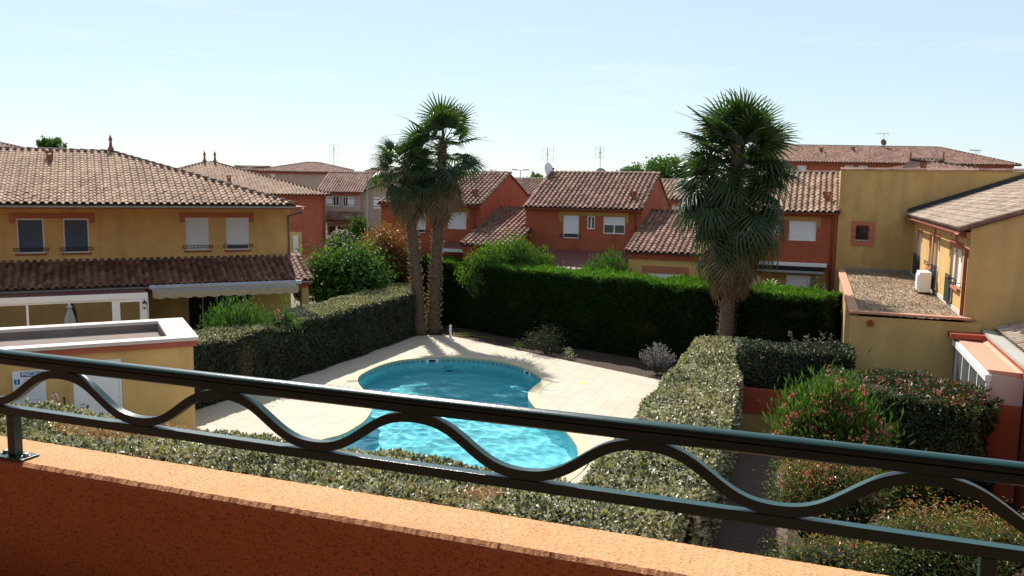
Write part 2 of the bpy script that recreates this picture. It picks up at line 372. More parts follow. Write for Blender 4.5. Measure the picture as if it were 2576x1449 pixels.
# ------------------------------------------------------------------ windows
def shutter_window(parent, fr, u0, u1, z0, z1, v, drop=1.0, mat='whitegrey', sill=True, guard=False, frame='white', label=None):
    """roller shutter window set in a reveal: frame, curtain of slats lowered by drop, pane below, sill, guard rail"""
    t = .05; f = MB(); d = v+.05
    f.box(fr, u0, u0+t, d, d+.06, z0, z1); f.box(fr, u1-t, u1, d, d+.06, z0, z1); f.box(fr, u0+t, u1-t, d, d+.06, z1-t, z1); f.box(fr, u0+t, u1-t, d, d+.06, z0, z0+t)
    wdw = f.build('window', M[frame], parent, label=label)
    zc = z1-t-(z1-z0-2*t)*drop
    if drop > .02:
        g = MB(); n = max(3, int((z1-t-zc)/.045)); h = (z1-t-zc)/n
        for i in range(n):
            zz = zc+i*h; g.add([fr(u0+t, d+.035, zz), fr(u1-t, d+.035, zz), fr(u1-t, d+.022, zz+h*.5), fr(u0+t, d+.022, zz+h*.5), fr(u1-t, d+.035, zz+h*.97), fr(u0+t, d+.035, zz+h*.97)], [(0, 1, 2, 3), (3, 2, 4, 5)])
        g.box(fr, u0+t, u1-t, d+.015, d+.05, zc-.03, zc+.002); g.build('roller_shutter', M[mat], wdw)
    if drop < .98:
        MB().box(fr, u0+t, u1-t, d+.045, d+.055, z0+t, zc-.03).build('pane', M['glass'], wdw)
        if zc-z0 > .3:
            um = (u0+u1)/2; MB().box(fr, um-.03, um+.03, d+.02, d+.044, z0+t, zc-.03).build('mullion', M[frame], wdw)
    MB().quad(fr(u0-.01, v+.155, z0-.01), fr(u1+.01, v+.155, z0-.01), fr(u1+.01, v+.155, z1+.01), fr(u0-.01, v+.155, z1+.01)).build('backing', M['dark'], wdw)
    if sill: MB().box(fr, u0-.08, u1+.08, v-.07, v+.05, z0-.07, z0-.003).build('sill', M['terracotta'], wdw)
    if guard:
        g = MB(); zz = z0+guard
        for z in (zz, zz+.10): g.box(fr, u0-.14, u1+.14, v-.12, v-.095, z, z+.022)
        for k in range(9):
            a = u0-.12+(u1-u0+.24)*k/8
            g.box(fr, a-.008, a+.008, v-.118, v-.1, zz+.022, zz+.10)
        for a in (u0-.13, u1+.11): g.box(fr, a, a+.02, v-.10, v+.01, zz+.03, zz+.05)
        g.build('guard_rail', M['iron'], wdw)
    return wdw
def band(parent, fr, u0, u1, z0, z1, v, drop, mat, w=.16, name='lintel_band'):
    """raised lintel band with short returns at both ends"""
    g = MB(); g.box(fr, u0, u1, v-.022, v+.01, z0, z1)
    if drop: g.box(fr, u0, u0+w, v-.022, v+.01, z0-drop, z0); g.box(fr, u1-w, u1, v-.022, v+.01, z0-drop, z0)
    return g.build(name, M[mat], parent)
def hinged_shutter(parent, fr, u0, u1, z0, z1, v):
    s = MB(); n = max(3, int((u1-u0)/.12)); d = (u1-u0)/n
    for i in range(n): s.box(fr, u0+i*d+.004, u0+(i+1)*d-.004, v-.045, v-.015, z0, z1)
    o = s.build('shutter', M['white'], parent)
    g = MB()
    for z in (z0+.18*(z1-z0), z0+.82*(z1-z0)): g.box(fr, u0, u1, v-.055, v-.046, z-.03, z+.03)
    g.build('strap_hinge', M['iron'], o); return o
# ================================================================== THE SETTING
def polyarea_obj(name, pts, z, mat, kind='structure'):
    o = MB().add([(p[0], p[1], z) for p in pts], [tuple(range(len(pts)))]).build(name, mat); return tag(o, kind=kind)
g = MB(); S_ = 2500; n_ = 10
# ground sheet with a hole where the pool basin is dug
def catmull(pts, n=6):
    P = np.array(pts); m = len(P); outp = []
    for i in range(m):
        a, b, c, d = P[(i-1) % m], P[i], P[(i+1) % m], P[(i+2) % m]
        for k in range(n):
            t = k/n; outp.append(.5*((2*b)+(-a+c)*t+(2*a-5*b+4*c-d)*t*t+(-a+3*b-3*c+d)*t**3))
    return np.array(outp)
rim_px = [(900, 964), (905, 945), (950, 922), (1000, 908), (1060, 901.5), (1130, 899.5), (1200, 903), (1270, 912), (1320, 927), (1352, 944), (1363, 957), (1349, 970), (1332, 986), (1330, 1000), (1337, 1014), (1354, 1032), (1390, 1059), (1422, 1084), (1445, 1111), (1455, 1132), (1449, 1158)]
rim = [at(x, y, 0)[:2] for x, y in rim_px]
rim += [np.array(p)*K for p in ((.85, 16.5), (-.4, 15.6), (-2.0, 15.2), (-3.6, 15.6), (-4.75, 16.7), (-4.95, 17.9))]
rim += [at(x, y, 0)[:2] for x, y in ((800, 1110), (858, 1094), (892, 1076), (919, 1056), (934, 1028), (928, 1000), (912, 980))]
RIM = catmull(rim, 5)
cen = RIM.mean(0)
def offset(c, d):
    t = np.roll(c, -1, 0)-np.roll(c, 1, 0); t = unit(t); nn = np.stack([t[:, 1], -t[:, 0]], 1)
    a = .5*np.sum(c[:, 0]*np.roll(c[:, 1], -1)-np.roll(c[:, 0], -1)*c[:, 1])
    return c+nn*(d if a > 0 else -d)
RIMOUT = offset(RIM, .36); RIMMID = offset(RIM, .16)
# ground: ring of quads from pool rim to a far square
n = len(RIM); far = []
for p in RIMMID:
    d = unit(p-cen); far.append(cen+d*S_)
mid = [cen+unit(p-cen)*60 for p in RIMMID]
V = [(p[0], p[1], -.03) for p in RIMMID]+[(p[0], p[1], -.03) for p in mid]+[(p[0], p[1], -.03) for p in far]
F_ = [(i, (i+1) % n, n+(i+1) % n, n+i) for i in range(n)]+[(n+i, n+(i+1) % n, 2*n+(i+1) % n, 2*n+i) for i in range(n)]
tag(MB().add(V, F_).build('ground', M['ground']), kind='structure')
# pool basin
liner = pm('turquoise pool liner', (.22, .73, .82), .5, .05, 1.5, spec=.3)
b_ = MB(); DEPTH = -1.45
depthf = lambda p: -1.25-.55*max(0, min(1, (p[1]-19)/11))
V = [(p[0], p[1], -.04) for p in RIM]+[(p[0], p[1], depthf(p)) for p in RIM]
ins = cen+(RIM-cen)*.5
V += [(p[0], p[1], depthf(p)) for p in ins]+[(cen[0], cen[1], depthf(cen))]
b_.add(V, [(i, (i+1) % n, n+(i+1) % n, n+i) for i in range(n)]+[(n+i, n+(i+1) % n, 2*n+(i+1) % n, 2*n+i) for i in range(n)]+[(2*n+i, 2*n+(i+1) % n, 3*n) for i in range(n)])
pool = thing('swimming_pool', (cen[0], cen[1], -.04), 'bean shaped swimming pool with turquoise basin set in cream paving', 'pool')
basin = b_.build('basin', liner, pool)
# patterned waterline band
wm = bpy.data.materials.new('waterline mosaic'); wm.use_nodes = True; t = wm.node_tree; bs = t.nodes['Principled BSDF']
uvn = N(t, 'ShaderNodeUVMap'); sep = N(t, 'ShaderNodeSeparateXYZ'); t.links.new(uvn.outputs[0], sep.inputs[0])
def mth(op, a, b=None, c=None):
    m = N(t, 'ShaderNodeMath', operation=op)
    for i, q in enumerate((a, b, c)):
        if q is None: continue
        if isinstance(q, (int, float)): m.inputs[i].default_value = q
        else: t.links.new(q, m.inputs[i])
    return m.outputs[0]
fx = mth('FRACT', mth('MULTIPLY', sep.outputs[0], 1/.42)); dx = mth('ABSOLUTE', mth('SUBTRACT', fx, .36)); dy = mth('ABSOLUTE', mth('SUBTRACT', sep.outputs[1], .5))
dia = mth('ADD', mth('MULTIPLY', dx, 3.2), mth('MULTIPLY', dy, 2.4))
chk = N(t, 'ShaderNodeTexChecker'); chk.inputs['Scale'].default_value = 1; mpn = N(t, 'ShaderNodeMapping'); mpn.inputs['Scale'].default_value = (28, 4, 1)
t.links.new(uvn.outputs[0], mpn.inputs[0]); t.links.new(mpn.outputs[0], chk.inputs[0])
indi = mth('MULTIPLY', mth('LESS_THAN', dia, 1.0), chk.outputs['Fac'])
sq = mth('MAXIMUM', mth('MULTIPLY', mth('ABSOLUTE', mth('SUBTRACT', fx, .86)), 6.5), mth('MULTIPLY', dy, 2.6))
ring = mth('MULTIPLY', mth('LESS_THAN', sq, .62), mth('GREATER_THAN', sq, .26))
fac = mth('MAXIMUM', indi, ring)
mxr = N(t, 'ShaderNodeMixRGB'); mxr.inputs[1].default_value = (.24, .50, .50, 1); mxr.inputs[2].default_value = (.02, .05, .09, 1)
t.links.new(fac, mxr.inputs[0]); t.links.new(mxr.outputs[0], bs.inputs['Base Color']); bs.inputs['Roughness'].default_value = .3
RB = offset(RIM, -.008); mb = MB()
V = [(p[0], p[1], -.045) for p in RB]+[(p[0], p[1], -.21) for p in RB]
mb.add(V, [(i, (i+1) % n, n+(i+1) % n, n+i) for i in range(n)]); wb = mb.build('waterline_band', wm, pool)
uvl = wb.data.uv_layers.new(); seg = np.linalg.norm(np.roll(RB, -1, 0)-RB, axis=1); cum = np.concatenate([[0], np.cumsum(seg)])
for f in wb.data.polygons:
    vi = [wb.data.loops[l].vertex_index for l in f.loop_indices]; i0 = min(v % n for v in vi); wrap = {v % n for v in vi} == {0, n-1}
    for l in f.loop_indices:
        v = wb.data.loops[l].vertex_index; k = v % n; x = cum[n] if (wrap and k == 0) else cum[k]
        uvl.data[l].uv = (x, 1 if v < n else 0)
# coping stones: curved pieces laid round the rim
step = 4
for k in range(0, n, step):
    idx = [(k+j) % n for j in range(step+1)]
    a = [RIM[i]-(RIMOUT[i]-RIM[i])*.06 for i in idx]; c = [RIMOUT[i] for i in idx]
    gap = .004
    a[0] = a[0]+(a[1]-a[0])*gap/np.linalg.norm(a[1]-a[0]); c[0] = c[0]+(c[1]-c[0])*gap/np.linalg.norm(c[1]-c[0])
    m_ = len(idx); z0, z1 = -.042, .022
    V = [(p[0], p[1], z1) for p in a]+[(p[0], p[1], z1-.008) for p in c]+[(p[0], p[1], z0) for p in a]+[(p[0], p[1], z0) for p in c]
    F_ = []
    for j in range(m_-1): F_ += [(j, j+1, m_+j+1, m_+j), (2*m_+j, 3*m_+j, 3*m_+j+1, 2*m_+j+1), (j, 2*m_+j, 2*m_+j+1, j+1), (m_+j, m_+j+1, 3*m_+j+1, 3*m_+j)]
    F_ += [(0, m_, 3*m_, 2*m_), (m_-1, 3*m_-1, 4*m_-1, 2*m_-1)]
    MB().add(V, F_).build('coping_stone', M['coping'], pool, bevel=.006)
# water: rippled sheet of real waves over the basin
wat = bpy.data.materials.new('pool water'); wat.use_nodes = True; t = wat.node_tree; t.nodes.clear()
o_ = N(t, 'ShaderNodeOutputMaterial'); gl = N(t, 'ShaderNodeBsdfGlass'); gl.inputs['Color'].default_value = (.86, .975, .99, 1); gl.inputs['Roughness'].default_value = 0; gl.inputs['IOR'].default_value = 1.33
t.links.new(gl.outputs[0], o_.inputs[0])
wr = offset(RIM, -.004); dx_ = .055; x0, y0 = wr.min(0)-dx_; x1, y1 = wr.max(0)+dx_; nx, ny = int((x1-x0)/dx_)+1, int((y1-y0)/dx_)+1
X, Y = np.meshgrid(x0+np.arange(nx)*dx_, y0+np.arange(ny)*dx_, indexing='ij'); Z = np.zeros_like(X); wrg = np.random.default_rng(3)
for k in range(26):
    lam = 10**wrg.uniform(-.62, .22); th = radians(-75)+wrg.normal(0, .75); amp = .0026*lam**1.05; Z += amp*np.sin(2*pi/lam*(X*cos(th)+Y*sin(th))+wrg.uniform(0, 2*pi)+1.2*np.sin(.9*X+k)+1.0*np.sin(.7*Y+1.7*k))
def inside(px_, py_):
    c = np.zeros(px_.shape, bool); q = np.roll(wr, -1, 0)
    for (a, b), (c_, d) in zip(wr, q):
        m_ = (b > py_) != (d > py_); xx = (c_-a)*(py_-b)/((d-b) if abs(d-b) > 1e-12 else 1e-12)+a; c ^= m_ & (px_ < xx)
    return c
out_ = ~inside(X, Y)
ins_ = inside(X, Y); cell = ins_[:-1, :-1] | ins_[1:, :-1] | ins_[1:, 1:] | ins_[:-1, 1:]
# cells at the edge tuck under the coping
idx = np.arange(nx*ny).reshape(nx, ny); Fw = np.stack([idx[:-1, :-1][cell], idx[1:, :-1][cell], idx[1:, 1:][cell], idx[:-1, 1:][cell]], 1)
used = np.unique(Fw); rm = -np.ones(nx*ny, int); rm[used] = np.arange(len(used)); Vw = np.stack([X.ravel(), Y.ravel(), Z.ravel()-.17], 1)[used]
water = npmesh('water', Vw, rm[Fw], wat, None, smooth=True, kind='structure'); water.cycles.is_caustics_caster = True; basin.cycles.is_caustics_receiver = True
def skimmer(x, y, label=None):
    i = int(np.argmin([np.hypot(*(p-at(x, y, -.1)[:2])) for p in RIM])); p = RIM[i]; d = RIM[(i+1) % n]-RIM[i-1]; f = Fr(RB[i], degrees(atan2(d[1], d[0])))
    s = 1 if (cen-p)@f.n[:2] > 0 else -1
    g = MB(); v0, v1 = sorted((s*.004, s*.03))
    g.box(f, -.26, .26, v0, v1, -.20, -.17); g.box(f, -.26, .26, v0, v1, -.075, -.05); g.box(f, -.26, -.14, v0, v1, -.17, -.075); g.box(f, .14, .26, v0, v1, -.17, -.075)
    k = g.build('skimmer', M['white'], pool)
    v0, v1 = sorted((s*.002, s*.012)); MB().box(f, -.14, .14, v0, v1, -.17, -.075).build('skimmer_mouth', M['dark'], k)
skimmer(1090, 903); skimmer(1337, 938)
f = Fr(at(1107, 1022, 0), B); MB().lathe(at(1130, 1000, depthf((0, 27))), [(.12, .002), (.12, .02), (.08, .03)], 14).build('main_drain', M['iron'], pool)

# deck: stone slabs in running bond on the R/B grid
M['deckstone'] = pm('cream paving slab', (.72, .62, .50), .8, .05, 2.2, .12, 50)
def slabmat():
    m = tilemat('cream paving slabs', [(0, (.485, .405, .32)), (.5, (.515, .435, .345)), (1, (.54, .455, .365))], True, .8, .12)
    return m
SM = slabmat(); SMJ = tilemat('cream paving slabs joined', [(0, (.485, .405, .32)), (.5, (.515, .435, .345)), (1, (.54, .455, .365))], False, .8, .12)
for m_ in (SM, SMJ):
    for nd in m_.node_tree.nodes:
        if nd.type == 'VALTORGB' and nd.color_ramp.elements[0].color[0] > .66: nd.color_ramp.elements[0].color = (.93, .925, .92, 1); nd.color_ramp.elements[1].color = (1.03, 1.03, 1.03, 1)
deckpoly = [np.array(p)*K for p in ((1.9, 12), (6.0, 24.5), (5.35, 25.15), (-2.3, 33.0), (-3.7, 33.1), (-10.2, 23.6), (-10.2, 15.6))]
bed_under = MB().add([(p[0], p[1], -.024) for p in deckpoly if True], [tuple(range(len(deckpoly)))])
# joint bed: ring outside the pool only, so build it as strips from rim to deck outline
fan = []
def edgehit(c, d):
    best = 1e9
    for a, b in zip(deckpoly, deckpoly[1:]+deckpoly[:1]):
        e = b-a; den = d[0]*e[1]-d[1]*e[0]
        if abs(den) < 1e-9: continue
        tt = ((a-c)[0]*e[1]-(a-c)[1]*e[0])/den; s_ = ((a-c)[0]*d[1]-(a-c)[1]*d[0])/den
        if tt > 0 and -1e-9 <= s_ <= 1+1e-9: best = min(best, tt)
    return best
cd0 = np.array([-1.7, 21.0]); outer = [cd0+unit(p-cd0)*edgehit(cd0, unit(p-cd0)) for p in RIMMID]
deck = MB().add([(p[0], p[1], -.022) for p in RIMMID]+[(p[0], p[1], -.022) for p in outer], [(i, (i+1) % n, n+(i+1) % n, n+i) for i in range(n)]).build('pool_deck', pm('deck joint mortar', (.42, .36, .29), .9, .08, 3))
tag(deck, kind='structure')
DF = Fr(at((1960+580*.2208)/1.49068, (1320+1010*.2208)/1.49068, 0), R)
def clip(poly, cl):
    for a, b in zip(cl, cl[1:]+cl[:1]):
        e = b-a; outp = []
        for p, q in zip(poly, poly[1:]+poly[:1]):
            sp = e[0]*(p-a)[1]-e[1]*(p-a)[0]; sq_ = e[0]*(q-a)[1]-e[1]*(q-a)[0]
            if sp >= 0: outp.append(p)
            if (sp >= 0) != (sq_ >= 0): outp.append(p+(q-p)*(sp/(sp-sq_)))
        poly = outp
        if not poly: return []
    return poly
RMl = [tuple(p) for p in RIMMID]; ROl = [tuple(p) for p in offset(RIM, .40)]
G_ = .555; J_ = .006; full = []; cut = []
for i in range(-40, 40):
    for j in range(-30, 30):
        u0 = i*G_+(G_/2 if j % 2 else 0)+J_/2; v0 = j*G_+J_/2; s_ = G_-J_
        q = [DF(u0, v0, 0)[:2], DF(u0+s_, v0, 0)[:2], DF(u0+s_, v0+s_, 0)[:2], DF(u0, v0+s_, 0)[:2]]
        c_ = clip(q, deckpoly)
        if len(c_) < 3: continue
        ar = abs(.5*sum(a[0]*b[1]-b[0]*a[1] for a, b in zip(c_, c_[1:]+c_[:1])))
        if ar < .01: continue
        near = [inpoly(p, ROl) for p in q]+[inpoly(sum(q)/4, ROl)]
        if all(near): continue
        if any(near):
            cut.append((u0, v0, s_))
        elif ar > s_*s_*.999: full.append(sum(q)/4)
        else: cut.append(c_)
sm = bpy.data.meshes.new('slab'); h = (G_-J_)/2; a_ = radians(R); ex = np.array([cos(a_), sin(a_)]); ey = np.array([-sin(a_), cos(a_)])
tmp = MB(); tmp.prism([(*(ex*x+ey*y), .0) for x, y in ((-h, -h), (h, -h), (h, h), (-h, h))], (0, 0, -.02)); sm.from_pydata(tmp.v, [], tmp.f); sm.materials.append(SM)
full = np.array(full); order = np.argsort(np.hypot(full[:, 0]-0, full[:, 1]))
vis = [i for i in order if not (full[i][1] < 17.2 and full[i][0] < 1)]    # nearest ones lie out of sight under the front hedge
hid = [i for i in order if i not in set(vis)]
for i in vis[:240]:
    o = bpy.data.objects.new('slab', sm); COL.objects.link(o); o.parent = deck; p = full[i]
    o.location = tuple(np.array([p[0], p[1], random.uniform(-.0012, .0012)])-wpos(deck)); WPOS[o.name] = np.array([*p, 0])
rest = hid+vis[240:]
if rest:
    bv = np.array(tmp.v); VV = (np.c_[full[rest], rng.uniform(-.0012, .0012, len(rest))][:, None, :]+bv[None]).reshape(-1, 3)
    FF = np.array([f for f in tmp.f if len(f) == 4]); FF = (np.arange(len(rest))[:, None, None]*8+FF[None]).reshape(-1, 4)
    npmesh('slabs', VV, FF, SMJ, deck, np.repeat(rng.random(len(rest)), 8), 'stuff')
for c_ in cut:
    mb = MB()
    if isinstance(c_, tuple):
        u0, v0, s_ = c_; nn_ = 12; d_ = s_/nn_
        for a in range(nn_):
            for b in range(nn_):
                p = DF(u0+(a+.5)*d_, v0+(b+.5)*d_, 0)[:2]
                if inpoly(p, RMl): continue
                cell = [DF(u0+(a+x)*d_, v0+(b+y)*d_, 0)[:2] for x, y in ((0, 0), (1, 0), (1, 1), (0, 1))]
                cc = clip(cell, deckpoly)
                if len(cc) > 2: mb.add([(*p, 0) for p in cc], [tuple(range(len(cc)))])
        if not mb.v: continue
    else: mb.prism([(*p, 0) for p in c_], (0, 0, -.02))
    mb.build('cut_slab', SM, deck)
# drain covers on the deck
pc = at(1463, 963, 0); MB().lathe(pc, [(.20, -.01), (.20, .008), (.17, .012), (.0001, .012)], 20).build('valve_cover', pm('yellowed plastic', (.50, .46, .20), .6), None, label='round yellowish plastic cover set in the paving right of the pool', cat='cover')
pc = at(1383, 980, 0); f = Fr(pc, B); MB().box(f, -.22, .20, -.05, .05, .001, .02).build('filter_lid', M['white'], None, label='small white strip lying on the coping at the pool waist', cat='lid')
# planting bed under the big hedge
A0 = at(1109, 659, 3.5); A1 = at(2069, 754, 3.5)
bed = [np.array(p)*K for p in ((-3.8, 33.1), (-2.3, 33.02), (5.37, 25.17), (6.2, 24.3), (11, 23.4), (12.0, 27.5), (-2.6, 39.5), (-5.6, 38))]
tag(polyarea_obj('planting_bed', bed, -.012, M['soil']), kind='structure')
# paved path right of the clipped hedge
pv = bpy.data.materials.new('path pavers'); pv.use_nodes = True; t = pv.node_tree; bs = t.nodes['Principled BSDF']; bs.inputs['Roughness'].default_value = .9
ge = N(t, 'ShaderNodeNewGeometry'); mp_ = N(t, 'ShaderNodeMapping'); mp_.inputs['Rotation'].default_value = (0, 0, radians(19.8)); br = N(t, 'ShaderNodeTexBrick')
br.inputs['Scale'].default_value = 5; br.inputs['Color1'].default_value = (.16, .10, .075, 1); br.inputs['Color2'].default_value = (.12, .075, .06, 1); br.inputs['Mortar'].default_value = (.05, .04, .035, 1); br.inputs['Mortar Size'].default_value = .02
t.links.new(ge.outputs['Position'], mp_.inputs[0]); t.links.new(mp_.outputs[0], br.inputs['Vector']); t.links.new(br.outputs['Color'], bs.inputs['Base Color'])
PF = Fr(at(1760, 1320, 0), R)
tag(MB().quad(PF(-12, 0, -.008), PF(12, 0, -.008), PF(12, -9, -.008), PF(-12, -9, -.008)).build('garden_path', pv), kind='structure')
tag(MB().quad(PF(-11, -1.75, -.003), PF(9, -1.75, -.003), PF(9, -8.8, -.003), PF(-11, -8.8, -.003)).build('shrub_bed', M['soil']), kind='structure')
# low wall carrying the right hedge, and end wall
lw = thing('low_garden_wall', PF(3, .1, 0), 'low yellow rendered wall running under the clipped hedge beside the path', 'wall')
MB().box(PF, -6, 8.0, -.02, .22, -.05, .42).build('wall_body', M['yellow'], lw, bevel=.01); MB().box(PF, -6, 8.02, -.05, .25, .42, .46).build('wall_cap', M['redpaint'], lw)
EW = Fr(at(1760, 1094, 0), B)
ew = thing('end_wall', EW(1, .1, 0), 'red topped yellow wall closing off the end of the shaded path', 'wall')
MB().box(EW, .72, 4.0, 0, .2, -.05, .80).build('wall_body', M['yellow_old_shade'], ew); MB().box(EW, .70, 4.03, -.03, .23, .80, 1.48).build('wall_top', M['redpaint'], ew)  # dark yellow and dark red put the path's shade into the colour
# street behind the left houses
tag(MB().quad(*[np.array([*p, -.016]) for p in ((-34, 52), (40, 60), (40, 66), (-34, 58))]).build('street', M['asphalt']), kind='structure')
# ================================================================== BALCONY (in front of the camera)
ZR = EYE-.64
RF = Fr(at(1288, 1021, ZR), B)                      # plane of the railing
ZP = EYE-.9*K
par = thing('balcony_parapet', RF(0, 0, ZP-.9), 'orange rendered balcony parapet running across the foreground', 'parapet')
def roughcast():
    m = bpy.data.materials.new('orange roughcast'); m.use_nodes = True; t = m.node_tree; b = t.nodes['Principled BSDF']; b.inputs['Roughness'].default_value = .92; b.inputs['Specular IOR Level'].default_value = .2
    ge = N(t, 'ShaderNodeNewGeometry'); mp = N(t, 'ShaderNodeMapping'); mp.inputs['Rotation'].default_value = (0, 0, radians(19.8)); t.links.new(ge.outputs['Position'], mp.inputs[0])
    mp2 = N(t, 'ShaderNodeMapping'); mp2.inputs['Scale'].default_value = (55, 130, 90); t.links.new(mp.outputs[0], mp2.inputs[0])
    pit = N(t, 'ShaderNodeTexNoise'); pit.inputs['Scale'].default_value = 1.6; pit.inputs['Detail'].default_value = 3; t.links.new(mp2.outputs[0], pit.inputs['Vector'])
    pr = ramp(t, [(.30, (0, 0, 0)), (.42, (1, 1, 1))]); t.links.new(pit.outputs['Fac'], pr.inputs[0])
    fine = N(t, 'ShaderNodeTexNoise'); fine.inputs['Scale'].default_value = 190; fine.inputs['Detail'].default_value = 4; t.links.new(mp.outputs[0], fine.inputs['Vector'])
    md = N(t, 'ShaderNodeTexNoise'); md.inputs['Scale'].default_value = 7; md.inputs['Detail'].default_value = 5; t.links.new(mp.outputs[0], md.inputs['Vector'])
    c = ramp(t, [(.3, (.60, .30, .145)), (.7, (.65, .335, .168))]); t.links.new(md.outputs['Fac'], c.inputs[0])
    pm_ = N(t, 'ShaderNodeMixRGB', blend_type='MULTIPLY'); pm_.inputs[0].default_value = .20; t.links.new(c.outputs[0], pm_.inputs[1]); t.links.new(pr.outputs[0], pm_.inputs[2]); t.links.new(pm_.outputs[0], b.inputs['Base Color'])  # pits darkened in the base colour, standing in for shadow inside them
    ad = N(t, 'ShaderNodeMath', operation='MULTIPLY_ADD'); ad.inputs[1].default_value = .35; t.links.new(fine.outputs['Fac'], ad.inputs[0]); t.links.new(pr.outputs[0], ad.inputs[2])
    bp = N(t, 'ShaderNodeBump'); bp.inputs['Strength'].default_value = .8; bp.inputs['Distance'].default_value = .006; t.links.new(ad.outputs[0], bp.inputs['Height']); t.links.new(bp.outputs[0], b.inputs['Normal'])
    return m
M['roughcast'] = roughcast()
vo = RF.v(at(858.7, 1227.6, ZP)); vi = (RF.v(at(0, 1159.6, ZP))+RF.v(at(1717, 1449, ZP)))/2
mb = MB(); u0, u1 = -4.5, 3.5; ch = .012; nn_ = 900
us = np.linspace(u0, u1, nn_)
prof = [(vo, -1.1), (vo, -ch), (vo-ch, 0), (vi+ch*1.5, 0), (vi+.004, -ch), (vi, -ch*2), (vi, -1.1)]
V = []
for u in us:
    for k, (v, z) in enumerate(prof):
        j = (.0014 if k in (3, 4) else .0009 if k in (1, 2) else 0)
        V.append(RF(u, v+rng.normal(0, j), ZP+z+rng.normal(0, j*.4)))
m_ = len(prof); mb.add(V, [(i*m_+k, i*m_+k+1, (i+1)*m_+k+1, (i+1)*m_+k) for i in range(nn_-1) for k in range(m_-1)])
mb.build('wall_body', M['roughcast'], par)
# the residence the balcony belongs to, behind and above the camera
rb = thing('residence_building', RF(0, vi-6, 0), 'orange residence carrying the balcony, behind the viewer', 'building')
M['floor_tile'] = pm('balcony floor tile', (.22, .12, .085), .6, .1, 3)
MB().box(RF, -16, 16, vi-12, vi-2.4, 0, 8.6).build('wall', M['orange'], rb); MB().box(RF, -16, 16, vi-2.399, vi-.3, EYE+1.15, EYE+1.35).build('upper_slab', M['orange'], rb)
fl = MB().box(RF, u0, u1, vi-2.6, vi-.001, ZP-.62, ZP-.5).build('balcony_floor', M['floor_tile'], None); tag(fl, kind='structure')
rail = thing('balcony_railing', RF(0, 0, ZP), 'dark green wrought iron railing with wavy bar on the orange parapet', 'railing')
def extr(prof, u0, u1, name, parent=rail, bevel=0):
    n_ = len(prof); mb = MB(); mb.add([RF(u, v, z) for u in (u0, u1) for v, z in prof], [(i, (i+1) % n_, n_+(i+1) % n_, n_+i) for i in range(n_)]+[tuple(range(n_)), tuple(range(n_, 2*n_))[::-1]])
    return mb.build(name, M['green_rail'], parent, bevel=bevel)
hp = []
for k in range(13):
    a = pi*k/12; hp.append((.024*cos(a), ZR-.016+.016*sin(a)))
hp += [(-.024, ZR-.020), (-.019, ZR-.0215), (-.019, ZR-.0245), (-.0235, ZR-.027), (-.0235, ZR-.049), (-.017, ZR-.054), (.017, ZR-.054), (.0235, ZR-.049), (.0235, ZR-.027), (.019, ZR-.0245), (.019, ZR-.0215), (.024, ZR-.020)]
hr = extr(hp, u0, u1, 'handrail')
for f in hr.data.polygons: f.use_smooth = False
zl = (RF.hit(0, 1019.6)[1]+RF.hit(2576, 1379)[1])/2
ZL = RF.hit(1288, 1199)[1]
LW = .017
extr([(-LW, ZL), (LW, ZL), (LW, ZL-.031), (-LW, ZL-.031)], u0, u1, 'lower_rail', bevel=.002)
# wavy flat bar between the rails
ext = [(-49, 930), (157, 940), (362, 1065), (563, 995), (810, 1130), (1046, 1045), (1340, 1200), (1627, 1115), (1970, 1290), (2340, 1200)]
ue = [RF.hit(x, y)[0] for x, y in ext]
per = (ue[9]-ue[1])/4
uc = [ue[1]+per*.5*k-per*4 for k in range(0, 24)]   # k even = crest
zt, zb = ZR-.054-.014, ZL+.014
pts = []
for u in np.arange(uc[0], min(u1, uc[-1]), .008):
    ph = (u-ue[1])/per*2*pi; c = cos(ph); s_ = 1.22*c-.22*c**3
    pts.append((u, (zt+zb)/2+(zt-zb)/2*s_))
pts = [p for p in pts if u0 < p[0] < u1]
mb = MB(); V = []
for i, (u, z) in enumerate(pts):
    a = pts[max(i-1, 0)]; b = pts[min(i+1, len(pts)-1)]; t_ = unit(np.array([b[0]-a[0], b[1]-a[1]])); nn2 = np.array([-t_[1], t_[0]])*.0145
    V += [RF(u+nn2[0], -.014, z+nn2[1]), RF(u+nn2[0], .014, z+nn2[1]), RF(u-nn2[0], .014, z-nn2[1]), RF(u-nn2[0], -.014, z-nn2[1])]
mb.add(V, [(i*4+k, i*4+(k+1) % 4, (i+1)*4+(k+1) % 4, (i+1)*4+k) for i in range(len(pts)-1) for k in range(4)]); mb.build('wavy_bar', M['green_rail'], rail)
for k in range(-4, 10):
    uu = ue[1]+per*k*.5
    if u0 < uu < u1:
        z = zt+.012 if k % 2 == 0 else zb-.012
        MB().box(RF, uu-.016, uu+.016, -.0125, .0125, z-.014, z+.014).build('weld', M['green_rail'], rail, bevel=.003)
up1 = RF.hit(36, 1080)[0]; up2 = RF.hit(2483, 1430)[0]
for uu in (up1, up2, up1-(up2-up1)):
    if not u0 < uu < u1: continue
    po = MB().box(RF, uu-.018, uu+.018, -.018, .018, ZP+.006, ZL-.030).build('post', M['green_rail'], rail, bevel=.002)
    MB().box(RF, uu-.075, uu+.075, -.04, .04, ZP-.001, ZP+.009).build('base_plate', M['green_rail'], po, bevel=.002)
    for du in (-.052, .052): MB().lathe(RF(uu+du, 0, ZP+.009), [(.017, 0), (.017, .003), (.011, .003), (.011, .012), (.004, .014)], 6).build('bolt', M['grey'], po)
